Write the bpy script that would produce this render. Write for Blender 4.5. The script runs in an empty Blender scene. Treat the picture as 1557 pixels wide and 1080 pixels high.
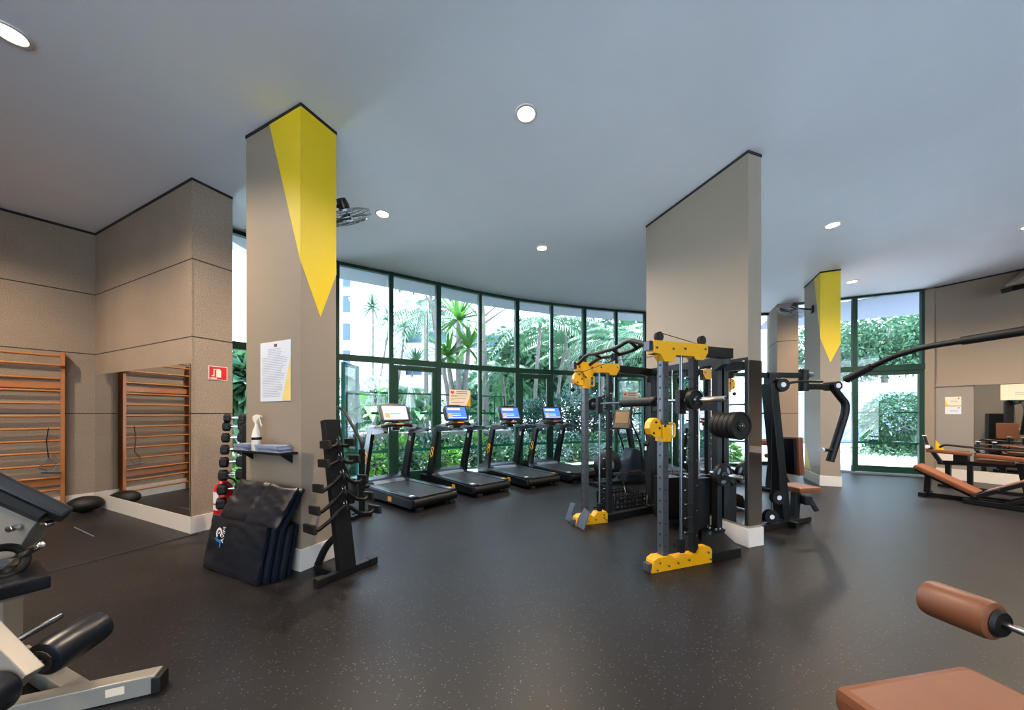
import bpy, bmesh, math, random
from mathutils import Vector, Matrix, Euler, Quaternion
rnd = random.Random(11)
S = bpy.context.scene
COL = S.collection
PI = math.pi
R = math.radians

# ------------------------------------------------------------------ camera, sky, sun, exposure
CAM_Z = 1.45
FPX = 519.0
cd = bpy.data.cameras.new('camera')
cam = bpy.data.objects.new('camera', cd)
COL.objects.link(cam)
cam.location = (0, 0, CAM_Z)
cam.rotation_euler = (PI / 2, 0, 0)
cd.sensor_width = 36.0
cd.lens = 36.0 * FPX / 1557.0
cd.shift_y = (629 - 540) / 1557.0
cd.clip_start = 0.02
cd.clip_end = 300
S.camera = cam

S.view_settings.view_transform = 'Standard'
S.view_settings.look = 'None'
S.view_settings.gamma = 1.0
S.view_settings.use_curve_mapping = False
S.view_settings.exposure = 1.02
S.cycles.max_bounces = 10
S.cycles.diffuse_bounces = 5
S.cycles.glossy_bounces = 6
S.cycles.transparent_max_bounces = 24
S.cycles.transmission_bounces = 6
S.cycles.sample_clamp_indirect = 6.0
S.cycles.caustics_reflective = False
S.cycles.caustics_refractive = False

SKY = 4.4
w = bpy.data.worlds.new('sky')
S.world = w
w.use_nodes = True
nt = w.node_tree
nt.nodes.clear()
wo = nt.nodes.new('ShaderNodeOutputWorld')
bg = nt.nodes.new('ShaderNodeBackground')
tc = nt.nodes.new('ShaderNodeTexCoord')
sp = nt.nodes.new('ShaderNodeSeparateXYZ')
cr = nt.nodes.new('ShaderNodeValToRGB')
nt.links.new(tc.outputs['Generated'], sp.inputs[0])
nt.links.new(sp.outputs['Z'], cr.inputs[0])
cr.color_ramp.elements[0].position = 0.0
cr.color_ramp.elements[0].color = (0.80, 0.90, 1.0, 1)
cr.color_ramp.elements[1].position = 0.8
cr.color_ramp.elements[1].color = (0.42, 0.64, 1.0, 1)
nt.links.new(cr.outputs[0], bg.inputs[0])
bg.inputs[1].default_value = SKY
nt.links.new(bg.outputs[0], wo.inputs[0])

sd = bpy.data.lights.new('sun', 'SUN')
sd.energy = 15.0
sd.angle = R(12)
sd.color = (0.90, 0.95, 1.0)
sun = bpy.data.objects.new('sun', sd)
COL.objects.link(sun)
sun.rotation_euler = (R(-17), R(-8), 0)
sun.location = (0, 0, 20)

LAMP_W = 72.0
LAMP_COL = (1.0, 0.80, 0.58)

# ------------------------------------------------------------------ materials
def lin(c):
    if isinstance(c, str):
        c = [int(c[i:i + 2], 16) / 255 for i in (0, 2, 4)]
    else:
        c = [x / 255 for x in c]
    return [x / 12.92 if x <= 0.04045 else ((x + 0.055) / 1.055) ** 2.4 for x in c] + [1.0]

MATS = {}
def mat(name, col, rough=0.5, metal=0.0, var=0.12, scale=8.0, bump=0.0, bscale=60.0, spec=0.5, emit=None, estr=0.0, coat=0.0):
    m = bpy.data.materials.new(name)
    m.use_nodes = True
    n = m.node_tree
    b = n.nodes['Principled BSDF']
    c = lin(col)
    t = n.nodes.new('ShaderNodeTexCoord')
    nz = n.nodes.new('ShaderNodeTexNoise')
    nz.inputs['Scale'].default_value = scale
    nz.inputs['Detail'].default_value = 4
    n.links.new(t.outputs['Object'], nz.inputs['Vector'])
    mx = n.nodes.new('ShaderNodeMix')
    mx.data_type = 'RGBA'
    mx.inputs['A'].default_value = [x * (1 - var) for x in c[:3]] + [1]
    mx.inputs['B'].default_value = [min(1, x * (1 + var)) for x in c[:3]] + [1]
    n.links.new(nz.outputs['Fac'], mx.inputs['Factor'])
    n.links.new(mx.outputs['Result'], b.inputs['Base Color'])
    b.inputs['Roughness'].default_value = rough
    b.inputs['Metallic'].default_value = metal
    b.inputs['Specular IOR Level'].default_value = spec
    if coat:
        b.inputs['Coat Weight'].default_value = coat
    if emit is not None:
        b.inputs['Emission Color'].default_value = lin(emit)
        b.inputs['Emission Strength'].default_value = estr
    if bump:
        n2 = n.nodes.new('ShaderNodeTexNoise')
        n2.inputs['Scale'].default_value = bscale
        n2.inputs['Detail'].default_value = 6
        n.links.new(t.outputs['Object'], n2.inputs['Vector'])
        bp = n.nodes.new('ShaderNodeBump')
        bp.inputs['Strength'].default_value = bump
        bp.inputs['Distance'].default_value = 0.01
        n.links.new(n2.outputs['Fac'], bp.inputs['Height'])
        n.links.new(bp.outputs['Normal'], b.inputs['Normal'])
    m['mix'] = mx.name
    MATS[name] = m
    return m

def leafmat(name, c0, c1, trans=0.25, rough=0.45):
    m = bpy.data.materials.new(name)
    m.use_nodes = True
    n = m.node_tree
    b = n.nodes['Principled BSDF']
    g = n.nodes.new('ShaderNodeNewGeometry')
    mx = n.nodes.new('ShaderNodeMix')
    mx.data_type = 'RGBA'
    mx.inputs['A'].default_value = lin(c0)
    mx.inputs['B'].default_value = lin(c1)
    n.links.new(g.outputs['Random Per Island'], mx.inputs['Factor'])
    n.links.new(mx.outputs['Result'], b.inputs['Base Color'])
    b.inputs['Roughness'].default_value = rough
    tr = n.nodes.new('ShaderNodeBsdfTranslucent')
    n.links.new(mx.outputs['Result'], tr.inputs['Color'])
    ms = n.nodes.new('ShaderNodeMixShader')
    ms.inputs[0].default_value = trans
    n.links.new(b.outputs[0], ms.inputs[1])
    n.links.new(tr.outputs[0], ms.inputs[2])
    n.links.new(ms.outputs[0], n.nodes['Material Output'].inputs['Surface'])
    return m

def glassmat(name, tint, refl=1.0):
    m = bpy.data.materials.new(name)
    m.use_nodes = True
    n = m.node_tree
    n.nodes.remove(n.nodes['Principled BSDF'])
    t = n.nodes.new('ShaderNodeBsdfTransparent')
    t.inputs[0].default_value = (*tint, 1)
    g = n.nodes.new('ShaderNodeBsdfGlossy')
    g.inputs['Roughness'].default_value = 0.0
    f = n.nodes.new('ShaderNodeFresnel')
    f.inputs[0].default_value = 1.5
    mu = n.nodes.new('ShaderNodeMath')
    mu.operation = 'MULTIPLY'
    mu.inputs[1].default_value = refl
    n.links.new(f.outputs[0], mu.inputs[0])
    ms = n.nodes.new('ShaderNodeMixShader')
    n.links.new(mu.outputs[0], ms.inputs[0])
    n.links.new(t.outputs[0], ms.inputs[1])
    n.links.new(g.outputs[0], ms.inputs[2])
    n.links.new(ms.outputs[0], n.nodes['Material Output'].inputs['Surface'])
    return m

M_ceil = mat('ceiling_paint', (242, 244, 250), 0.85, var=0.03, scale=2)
M_paint = mat('greige_paint', (140, 126, 111), 0.55, var=0.03, scale=3, bump=0.03, bscale=200)
M_yellow = mat('yellow_paint', (222, 188, 0), 0.5, var=0.03)
M_white = mat('white_paint', (212, 206, 198), 0.45, var=0.03)
M_base = mat('skirting_paint', (204, 198, 192), 0.4, var=0.03)
M_dark = mat('shadow_gap', (20, 19, 18), 0.8)
M_black = mat('black_steel', (12, 13, 15), 0.45, var=0.2, spec=0.3)
M_blackr = mat('black_rubber', (11, 11, 12), 0.55, spec=0.35, var=0.25, bump=0.1, bscale=150)
M_vinyl = mat('black_vinyl', (13, 18, 28), 0.34, var=0.15, bump=0.15, bscale=14)
M_chrome = mat('chrome', (200, 202, 205), 0.16, 1.0, var=0.05)
M_steel = mat('brushed_steel', (120, 124, 130), 0.3, 1.0, var=0.1)
M_silver = mat('silver_frame_paint', (140, 134, 126), 0.35, 0.2, var=0.05)
M_ryellow = mat('yellow_powder_coat', (214, 152, 2), 0.4, var=0.05)
M_brown = mat('brown_vinyl', (112, 66, 41), 0.45, var=0.12, bump=0.06, bscale=40)
M_wood = mat('varnished_wood', (164, 98, 34), 0.4, var=0.22, scale=14, coat=0.15)
M_green = mat('green_window_frame', (8, 48, 34), 0.5, var=0.1, spec=0.3)
M_greenl = mat('green_sash', (22, 108, 104), 0.4, var=0.1)
M_decal = mat('green_glass_film', (0, 128, 96), 0.5, var=0.1)
M_paper = mat('paper', (204, 208, 218), 0.7, var=0.02)
M_paperw = mat('cream_paper', (226, 205, 182), 0.7, var=0.02)
M_ink = mat('grey_ink', (158, 166, 182), 0.8)
M_inkd = mat('brown_ink', (96, 74, 60), 0.8)
M_red = mat('red_paint', (196, 20, 28), 0.3, var=0.06)
M_redm = mat('red_print', (206, 48, 30), 0.6)
M_signred = mat('sign_red', (190, 22, 32), 0.5, var=0.04)
M_cloth = mat('blue_grey_cloth', (124, 134, 158), 0.9, var=0.25, scale=30)
M_bottle = mat('bottle_plastic', (226, 214, 198), 0.3, var=0.04)
M_tread = mat('treadmill_body', (26, 34, 48), 0.28, var=0.15)
M_treadd = mat('treadmill_dark', (11, 14, 19), 0.3, var=0.15)
M_belt = mat('running_belt', (17, 18, 21), 0.5, var=0.2, scale=40)
M_tray = mat('grey_blue_plastic', (96, 112, 126), 0.3, var=0.06)
M_console = mat('console_plastic', (30, 22, 19), 0.35, var=0.15)
M_plate = mat('foot_plate_steel', (66, 74, 88), 0.4, 0.3, var=0.1)
M_orange = mat('orange_print', (240, 140, 50), 0.5)
M_blue = mat('blue_print', (30, 110, 190), 0.5)
M_whitep = mat('white_print', (214, 216, 224), 0.5)
M_grey = mat('grey_panel', (136, 130, 124), 0.5, var=0.03)
M_outw = mat('white_facade', (214, 215, 220), 0.8, var=0.03)
M_outwin = mat('facade_window', (52, 72, 96), 0.25, var=0.15)
M_ground = mat('pale_paving', (226, 227, 228), 0.85, var=0.06, scale=3)
M_stone = mat('rough_stone', (140, 132, 122), 0.9, var=0.4, scale=5, bump=0.6, bscale=8)
M_bark = mat('bark', (112, 102, 96), 0.9, var=0.35, scale=9, bump=0.4, bscale=20)
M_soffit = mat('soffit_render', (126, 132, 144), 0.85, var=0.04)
M_soffit_shaded = mat('shaded_soffit_render', (80, 86, 100), 0.85, var=0.04)  # darker copy of the soffit colour, shade put in over the bright yard
M_outg = mat('grey_facade', (112, 124, 142), 0.8, var=0.1)
M_teal = mat('teal_bin', (20, 140, 150), 0.5)
M_bluebin = mat('blue_bin', (30, 90, 180), 0.5)
M_umb = mat('parasol_canvas', (214, 206, 206), 0.9, var=0.06)
M_grass = mat('lawn', (56, 92, 48), 0.9, var=0.4, scale=20)
L_bright = leafmat('leaf_bright', (36, 90, 26), (90, 142, 50))
L_mid = leafmat('leaf_mid', (26, 64, 42), (66, 106, 66))
L_dark = leafmat('leaf_dark', (16, 46, 36), (46, 86, 68))
L_pale = leafmat('leaf_pale', (38, 74, 62), (108, 136, 124))
L_palm = leafmat('leaf_palm', (34, 76, 54), (82, 122, 82))
G_win = glassmat('window_glass', (0.93, 0.965, 0.965), 0.9)

m = bpy.data.materials.new('mirror_glass')
m.use_nodes = True
b = m.node_tree.nodes['Principled BSDF']
b.inputs['Base Color'].default_value = (0.80, 0.82, 0.82, 1)
b.inputs['Metallic'].default_value = 1.0
b.inputs['Roughness'].default_value = 0.02
M_mirror = m

def lamp_mat():
    m = bpy.data.materials.new('lamp_glow')
    m.use_nodes = True
    n = m.node_tree
    n.nodes.remove(n.nodes['Principled BSDF'])
    e = n.nodes.new('ShaderNodeEmission')
    e.inputs[0].default_value = (1.0, 0.86, 0.66, 1)
    e.inputs[1].default_value = 14.0
    n.links.new(e.outputs[0], n.nodes['Material Output'].inputs['Surface'])
    return m
M_lamp = lamp_mat()

def screen_mat(name, c, st):
    m = bpy.data.materials.new(name)
    m.use_nodes = True
    n = m.node_tree
    b = n.nodes['Principled BSDF']
    b.inputs['Base Color'].default_value = (0.02, 0.02, 0.03, 1)
    b.inputs['Roughness'].default_value = 0.15
    b.inputs['Emission Color'].default_value = lin(c)
    b.inputs['Emission Strength'].default_value = st
    return m
SC_blue = screen_mat('screen_blue', (70, 120, 225), 0.8)
SC_pale = screen_mat('screen_pale', (190, 190, 235), 0.9)
SC_orange = screen_mat('screen_orange', (250, 150, 70), 1.0)
SC_green = screen_mat('screen_green', (70, 200, 120), 0.9)
SC_white = screen_mat('screen_white', (235, 235, 250), 0.9)

# concrete with recessed joints and a fine fleck
def concrete():
    m = bpy.data.materials.new('textured_concrete')
    m.use_nodes = True
    n = m.node_tree
    b = n.nodes['Principled BSDF']
    t = n.nodes.new('ShaderNodeTexCoord')
    nz = n.nodes.new('ShaderNodeTexNoise'); nz.inputs['Scale'].default_value = 90; nz.inputs['Detail'].default_value = 6
    n2 = n.nodes.new('ShaderNodeTexNoise'); n2.inputs['Scale'].default_value = 1.6; n2.inputs['Detail'].default_value = 5
    n.links.new(t.outputs['Object'], nz.inputs['Vector'])
    n.links.new(t.outputs['Object'], n2.inputs['Vector'])
    r1 = n.nodes.new('ShaderNodeValToRGB')
    r1.color_ramp.elements[0].position = 0.3; r1.color_ramp.elements[0].color = lin((126, 109, 94))
    r1.color_ramp.elements[1].position = 0.72; r1.color_ramp.elements[1].color = lin((164, 146, 128))
    n.links.new(nz.outputs['Fac'], r1.inputs[0])
    mx = n.nodes.new('ShaderNodeMix'); mx.data_type = 'RGBA'; mx.blend_type = 'MULTIPLY'
    mx.inputs['Factor'].default_value = 0.5
    r2 = n.nodes.new('ShaderNodeValToRGB')
    r2.color_ramp.elements[0].position = 0.3; r2.color_ramp.elements[0].color = (0.7, 0.68, 0.66, 1)
    r2.color_ramp.elements[1].position = 0.7; r2.color_ramp.elements[1].color = (1, 1, 1, 1)
    n.links.new(n2.outputs['Fac'], r2.inputs[0])
    n.links.new(r1.outputs[0], mx.inputs['A'])
    n.links.new(r2.outputs[0], mx.inputs['B'])
    # joints
    s = n.nodes.new('ShaderNodeSeparateXYZ')
    n.links.new(t.outputs['Object'], s.inputs[0])
    last = None
    for z in (1.45, 2.385, 3.33):
        c = n.nodes.new('ShaderNodeMath'); c.operation = 'COMPARE'
        c.inputs[1].default_value = z; c.inputs[2].default_value = 0.008
        n.links.new(s.outputs['Z'], c.inputs[0])
        if last is None:
            last = c
        else:
            a = n.nodes.new('ShaderNodeMath'); a.operation = 'MAXIMUM'
            n.links.new(last.outputs[0], a.inputs[0]); n.links.new(c.outputs[0], a.inputs[1])
            last = a
    j = n.nodes.new('ShaderNodeMix'); j.data_type = 'RGBA'
    j.inputs['B'].default_value = lin((50, 42, 38))
    n.links.new(last.outputs[0], j.inputs['Factor'])
    n.links.new(mx.outputs['Result'], j.inputs['A'])
    n.links.new(j.outputs['Result'], b.inputs['Base Color'])
    b.inputs['Roughness'].default_value = 0.85
    bp = n.nodes.new('ShaderNodeBump'); bp.inputs['Strength'].default_value = 0.35; bp.inputs['Distance'].default_value = 0.006
    n.links.new(nz.outputs['Fac'], bp.inputs['Height'])
    n.links.new(bp.outputs['Normal'], b.inputs['Normal'])
    return m
M_conc = concrete()

def rubber_floor():
    m = bpy.data.materials.new('speckled_rubber_floor')
    m.use_nodes = True
    n = m.node_tree
    b = n.nodes['Principled BSDF']
    t = n.nodes.new('ShaderNodeTexCoord')
    v = n.nodes.new('ShaderNodeTexVoronoi'); v.inputs['Scale'].default_value = 62
    n.links.new(t.outputs['Object'], v.inputs['Vector'])
    base = lin((26, 26, 29))
    r = n.nodes.new('ShaderNodeValToRGB')
    r.color_ramp.elements[0].position = 0.17; r.color_ramp.elements[0].color = lin((92, 88, 86))
    r.color_ramp.elements[1].position = 0.26; r.color_ramp.elements[1].color = base
    n.links.new(v.outputs['Distance'], r.inputs[0])
    # only some of the cells carry a fleck
    sp = n.nodes.new('ShaderNodeSeparateColor')
    n.links.new(v.outputs['Color'], sp.inputs[0])
    gt = n.nodes.new('ShaderNodeMath'); gt.operation = 'GREATER_THAN'; gt.inputs[1].default_value = 0.72
    n.links.new(sp.outputs[0], gt.inputs[0])
    mx = n.nodes.new('ShaderNodeMix'); mx.data_type = 'RGBA'
    mx.inputs['A'].default_value = base
    n.links.new(gt.outputs[0], mx.inputs['Factor'])
    n.links.new(r.outputs[0], mx.inputs['B'])
    nz = n.nodes.new('ShaderNodeTexNoise'); nz.inputs['Scale'].default_value = 1.3; nz.inputs['Detail'].default_value = 6
    n.links.new(t.outputs['Object'], nz.inputs['Vector'])
    r2 = n.nodes.new('ShaderNodeValToRGB')
    r2.color_ramp.elements[0].position = 0.3; r2.color_ramp.elements[0].color = (0.75, 0.75, 0.75, 1)
    r2.color_ramp.elements[1].position = 0.7; r2.color_ramp.elements[1].color = (1.15, 1.12, 1.1, 1)
    n.links.new(nz.outputs['Fac'], r2.inputs[0])
    m2 = n.nodes.new('ShaderNodeMix'); m2.data_type = 'RGBA'; m2.blend_type = 'MULTIPLY'; m2.inputs['Factor'].default_value = 1.0
    n.links.new(mx.outputs['Result'], m2.inputs['A']); n.links.new(r2.outputs[0], m2.inputs['B'])
    # rubber laid in rolls 1.25 m wide, each roll a slightly different shade, with cross joints
    mp = n.nodes.new('ShaderNodeMapping'); mp.vector_type = 'POINT'
    mp.inputs['Rotation'].default_value = (0, 0, -R(22.6))
    mp.inputs['Location'].default_value = (0.2, -1.08, 0)
    n.links.new(t.outputs['Object'], mp.inputs['Vector'])
    bk = n.nodes.new('ShaderNodeTexBrick')
    bk.offset = 0.37
    bk.inputs['Scale'].default_value = 1.0
    bk.inputs['Brick Width'].default_value = 4.6
    bk.inputs['Row Height'].default_value = 1.257
    bk.inputs['Mortar Size'].default_value = 0.003
    bk.inputs['Color1'].default_value = (0.82, 0.82, 0.84, 1)
    bk.inputs['Color2'].default_value = (1.22, 1.2, 1.18, 1)
    bk.inputs['Mortar'].default_value = (0.4, 0.4, 0.4, 1)
    n.links.new(mp.outputs[0], bk.inputs['Vector'])
    m3 = n.nodes.new('ShaderNodeMix'); m3.data_type = 'RGBA'; m3.blend_type = 'MULTIPLY'; m3.inputs['Factor'].default_value = 1.0
    n.links.new(bk.outputs['Color'], m3.inputs['B']); n.links.new(m2.outputs['Result'], m3.inputs['A'])
    n.links.new(m3.outputs['Result'], b.inputs['Base Color'])
    b.inputs['Roughness'].default_value = 0.40
    b.inputs['Specular IOR Level'].default_value = 0.24
    bp = n.nodes.new('ShaderNodeBump'); bp.inputs['Strength'].default_value = 0.15; bp.inputs['Distance'].default_value = 0.003
    n3 = n.nodes.new('ShaderNodeTexNoise'); n3.inputs['Scale'].default_value = 160
    n.links.new(t.outputs['Object'], n3.inputs['Vector'])
    n.links.new(n3.outputs['Fac'], bp.inputs['Height']); n.links.new(bp.outputs['Normal'], b.inputs['Normal'])
    return m
M_floor = rubber_floor()

# ------------------------------------------------------------------ mesh helpers
def V(*a):
    return Vector(a[0]) if len(a) == 1 else Vector(a)

def fillet(pts, rad, n=5):
    pts = [V(p) for p in pts]
    out = [pts[0]]
    for i in range(1, len(pts) - 1):
        a, b, c = pts[i - 1], pts[i], pts[i + 1]
        r = min(rad, (a - b).length * 0.45, (c - b).length * 0.45)
        p = b + (a - b).normalized() * r
        q = b + (c - b).normalized() * r
        for k in range(n + 1):
            t = k / n
            out.append(p * (1 - t) ** 2 + b * 2 * t * (1 - t) + q * t * t)
    out.append(pts[-1])
    return out

class MB:
    def __init__(self):
        self.bm = bmesh.new()
    def _bev(self, verts, bevel, seg=2):
        fs = {f for v in verts for f in v.link_faces}
        for f in fs:
            f.material_index = 1
        if bevel > 0:
            es = list({e for v in verts for e in v.link_edges})
            r = bmesh.ops.bevel(self.bm, geom=es, offset=bevel, segments=seg, profile=0.6, affect='EDGES', clamp_overlap=True)
            for f in r['faces']:
                f.material_index = 0
    def box(self, c, size, rot=None, bevel=0.0, seg=2):
        mtx = Matrix.Translation(V(c)) @ ((rot if rot is not None else Matrix()).to_4x4()) @ Matrix.Diagonal((*size, 1))
        r = bmesh.ops.create_cube(self.bm, size=1.0, matrix=mtx)
        self._bev(r['verts'], bevel, seg)
        return self
    def bar(self, p0, p1, w, h, up=(0, 0, 1), bevel=0.0):
        p0, p1 = V(p0), V(p1)
        d = p1 - p0
        x = d.normalized()
        u = V(up)
        y = u.cross(x)
        if y.length < 1e-4:
            y = V(0, 1, 0).cross(x)
        y.normalize()
        z = x.cross(y)
        rot = Matrix((x, y, z)).transposed()
        return self.box((p0 + p1) / 2, (d.length, w, h), rot, bevel)
    def cyl(self, p0, p1, r, r2=None, seg=16, bevel=0.0):
        p0, p1 = V(p0), V(p1)
        d = p1 - p0
        q = d.to_track_quat('Z', 'Y').to_matrix().to_4x4()
        mtx = Matrix.Translation((p0 + p1) / 2) @ q
        res = bmesh.ops.create_cone(self.bm, cap_ends=True, cap_tris=False, segments=seg, radius1=r, radius2=r if r2 is None else r2, depth=d.length, matrix=mtx)
        if bevel > 0:
            es = {e for v in res['verts'] for e in v.link_edges if len(e.link_faces) == 2 and any(len(f.verts) > 4 for f in e.link_faces)}
            bmesh.ops.bevel(self.bm, geom=list(es), offset=bevel, segments=3, profile=0.5, affect='EDGES', clamp_overlap=True)
        return self
    def sphere(self, c, r, scale=(1, 1, 1), rot=None, seg=20):
        mtx = Matrix.Translation(V(c)) @ ((rot if rot is not None else Matrix()).to_4x4()) @ Matrix.Diagonal((*[r * s for s in scale], 1))
        bmesh.ops.create_uvsphere(self.bm, u_segments=seg, v_segments=seg // 2, radius=1.0, matrix=mtx)
        return self
    def tube(self, pts, r, seg=10, closed=False, caps=True):
        pts = [V(p) for p in pts]
        n = len(pts)
        rs = r if isinstance(r, (list, tuple)) else [r] * n
        rings = []
        prev = None
        for i, p in enumerate(pts):
            if closed:
                t = pts[(i + 1) % n] - pts[i - 1]
            else:
                t = pts[min(i + 1, n - 1)] - pts[max(i - 1, 0)]
            t.normalize()
            if prev is None:
                a = V(0, 0, 1) if abs(t.z) < 0.9 else V(1, 0, 0)
                u = t.cross(a).normalized()
            else:
                u = prev - t * prev.dot(t)
                u.normalize()
            prev = u
            v = t.cross(u)
            rings.append([self.bm.verts.new(p + (u * math.cos(2 * PI * k / seg) + v * math.sin(2 * PI * k / seg)) * rs[i]) for k in range(seg)])
        m = n if closed else n - 1
        for i in range(m):
            a, b = rings[i], rings[(i + 1) % n]
            for k in range(seg):
                self.bm.faces.new((a[k], a[(k + 1) % seg], b[(k + 1) % seg], b[k]))
        if not closed and caps:
            self.bm.faces.new(rings[0][::-1])
            self.bm.faces.new(rings[-1])
        return self
    def torus(self, c, axis, Rr, r, seg=32, s2=8):
        q = V(axis).to_track_quat('Z', 'Y')
        c = V(c)
        return self.tube([c + q @ V(Rr * math.cos(2 * PI * k / seg), Rr * math.sin(2 * PI * k / seg), 0) for k in range(seg)], r, s2, closed=True)
    def lathe(self, prof, origin, axis=(0, 0, 1), seg=24):
        q = V(axis).to_track_quat('Z', 'Y')
        o = V(origin)
        rings = []
        for (r, z) in prof:
            if r < 1e-5:
                rings.append([self.bm.verts.new(o + q @ V(0, 0, z))])
            else:
                rings.append([self.bm.verts.new(o + q @ V(r * math.cos(2 * PI * k / seg), r * math.sin(2 * PI * k / seg), z)) for k in range(seg)])
        for a, b in zip(rings, rings[1:]):
            for k in range(seg):
                vs = [a[k % len(a)], a[(k + 1) % len(a)], b[(k + 1) % len(b)], b[k % len(b)]]
                vs = list(dict.fromkeys(vs))
                if len(vs) > 2:
                    self.bm.faces.new(vs)
        return self
    def prism(self, poly, origin, xa, ya, depth, bevel=0.0):
        o, xa, ya = V(origin), V(xa).normalized(), V(ya).normalized()
        nrm = xa.cross(ya)
        a = [self.bm.verts.new(o + xa * p[0] + ya * p[1]) for p in poly]
        b = [self.bm.verts.new(v.co + nrm * depth) for v in a]
        f = [self.bm.faces.new(a[::-1]), self.bm.faces.new(b)]
        n = len(a)
        for i in range(n):
            self.bm.faces.new((a[i], a[(i + 1) % n], b[(i + 1) % n], b[i]))
        self._bev(a + b, bevel)
        return self
    def build(self, name, material, parent=None, loc=None, rz=0.0, flat=False):
        bmesh.ops.recalc_face_normals(self.bm, faces=self.bm.faces[:])
        me = bpy.data.meshes.new(name)
        if not flat:
            for f in self.bm.faces:
                f.smooth = f.material_index == 0
            for e in self.bm.edges:
                if len(e.link_faces) == 2 and e.calc_face_angle(0) > R(38):
                    e.smooth = False
        for f in self.bm.faces:
            f.material_index = 0
        self.bm.to_mesh(me)
        self.bm.free()
        me.materials.append(material)
        o = bpy.data.objects.new(name, me)
        COL.objects.link(o)
        if parent is not None:
            o.parent = parent
        if loc is not None:
            o.location = loc
        if rz:
            o.rotation_euler = (0, 0, rz)
        return o

def pmesh(name, verts, faces, material, parent=None, loc=None):
    me = bpy.data.meshes.new(name)
    me.from_pydata(verts, [], faces)
    me.materials.append(material)
    o = bpy.data.objects.new(name, me)
    COL.objects.link(o)
    if parent is not None:
        o.parent = parent
    if loc is not None:
        o.location = loc
    return o

def tag(o, label=None, cat=None, group=None, kind=None):
    if label: o['label'] = label
    if cat: o['category'] = cat
    if group: o['group'] = group
    if kind: o['kind'] = kind
    return o

def thing(name, label, cat, loc=(0, 0, 0), rz=0.0, group=None, kind=None):
    o = bpy.data.objects.new(name, None)
    o.empty_display_size = 0.1
    COL.objects.link(o)
    o.location = loc
    o.rotation_euler = (0, 0, rz)
    return tag(o, label, cat, group, kind)

def kids(o):
    return [c for c in bpy.data.objects if c.parent == o]

def copy_tree(o, loc=None, rz=None, label=None, parent=None, tree=None):
    c = o.copy()
    COL.objects.link(c)
    if parent is not None:
        c.parent = parent
    for ch in kids(o):
        copy_tree(ch, parent=c)
    if loc is not None: c.location = loc
    if rz is not None: c.rotation_euler = (0, 0, rz)
    if label: c['label'] = label
    return c

def at(u, v, Y):
    """point at depth Y seen at pixel (u, v) of the 1557 x 1080 frame"""
    return V((u - 778.5) / FPX * Y, Y, CAM_Z + (629 - v) / FPX * Y)

def fl(u, v):
    Y = CAM_Z * FPX / (v - 629)
    return V((u - 778.5) / FPX * Y, Y, 0)

def rotm(ax, deg):
    return Matrix.Rotation(R(deg), 3, ax)

def text(body, size, material, name, parent, mtx, extrude=0.0005):
    cu = bpy.data.curves.new(name, 'FONT')
    cu.body = body
    cu.size = size
    cu.extrude = extrude
    cu.align_x = 'CENTER'
    cu.align_y = 'CENTER'
    tmp = bpy.data.objects.new(name + '_tmp', cu)
    COL.objects.link(tmp)
    bpy.context.view_layer.update()
    me = bpy.data.meshes.new_from_object(tmp.evaluated_get(bpy.context.evaluated_depsgraph_get()))
    bpy.data.objects.remove(tmp)
    me.materials.clear()
    me.materials.append(material)
    o = bpy.data.objects.new(name, me)
    COL.objects.link(o)
    o.parent = parent
    o.matrix_local = mtx
    return o

# ------------------------------------------------------------------ room axes
H = 4.31
AX = V(0.905, -0.426, 0)      # along the mirror wall, to the right
BX = V(0.426, 0.905, 0)       # across it, away from the camera
RZ = math.atan2(-0.426, 0.905)
L0 = V(-6.61, 5.416, 0)
LD = V(-0.595, -0.803, 0).normalized()
L1 = L0 + LD * 6.5
C0 = V(-3.875, 4.134, 0)
D0 = V(9.51, 7.85, 0)
RD = V(0.46, -0.89, 0).normalized()
R1 = D0 + RD * 9.5
GL = [V(-4.66, 4.97, 0), V(-3.98, 5.72, 0), V(-3.30, 6.43, 0), V(-2.46, 6.93, 0), V(-1.62, 7.47, 0), V(-0.76, 8.03, 0), V(0.12, 8.50, 0), V(1.02, 8.85, 0),
      V(1.93, 9.15, 0), V(2.86, 9.42, 0), V(3.75, 9.63, 0), V(4.70, 9.78, 0), V(5.66, 9.86, 0), V(6.60, 9.86, 0), V(7.45, 9.72, 0)]

# ------------------------------------------------------------------ floor, ceiling, walls
def ngon(name, pts, z0, z1, material, kind='structure'):
    mb = MB()
    mb.prism([(p.x, p.y) for p in pts], (0, 0, z0), (1, 0, 0), (0, 1, 0), z1 - z0)
    o = mb.build(name, material, flat=True)
    o['kind'] = kind
    return o

BK0 = V(-5.0, -4.0, 0)
BK1 = V(10.0, -4.0, 0)
W_OUT = L0 + BX * 0.42
ROOM = [L1, L0, C0, C0 + BX * 0.42, GL[0]] + GL[1:] + [D0, R1, BK1, BK0]
flo = ngon('floor', [p + V(0, 0, 0) for p in ROOM], -0.12, 0.0, M_floor)
flo['label'] = 'black speckled rubber gym floor'

def off(i, d):
    a = GL[max(i - 1, 0)]; b = GL[min(i + 1, len(GL) - 1)]
    t = (b - a).normalized()
    return GL[i] + V(-t.y, t.x, 0) * d
OVER = [off(i, 0.85) for i in range(len(GL) - 1)]
DOUT = D0 + BX * 2.4
CEIL = [L1 + V(-0.5, 0.3, 0), L0 + BX * 0.9 - AX * 0.3] + OVER + [V(7.45, 9.72, 0) + BX * 2.2, DOUT + AX * 4.0, R1 + V(0.6, 0.2, 0), BK1 + V(0.3, -1.6, 0), BK0 + V(-0.3, -1.6, 0)]
ceil = ngon('ceiling', CEIL, H, H + 0.35, M_ceil)
ceil['label'] = 'grey white ceiling with recessed lamps'

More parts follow.
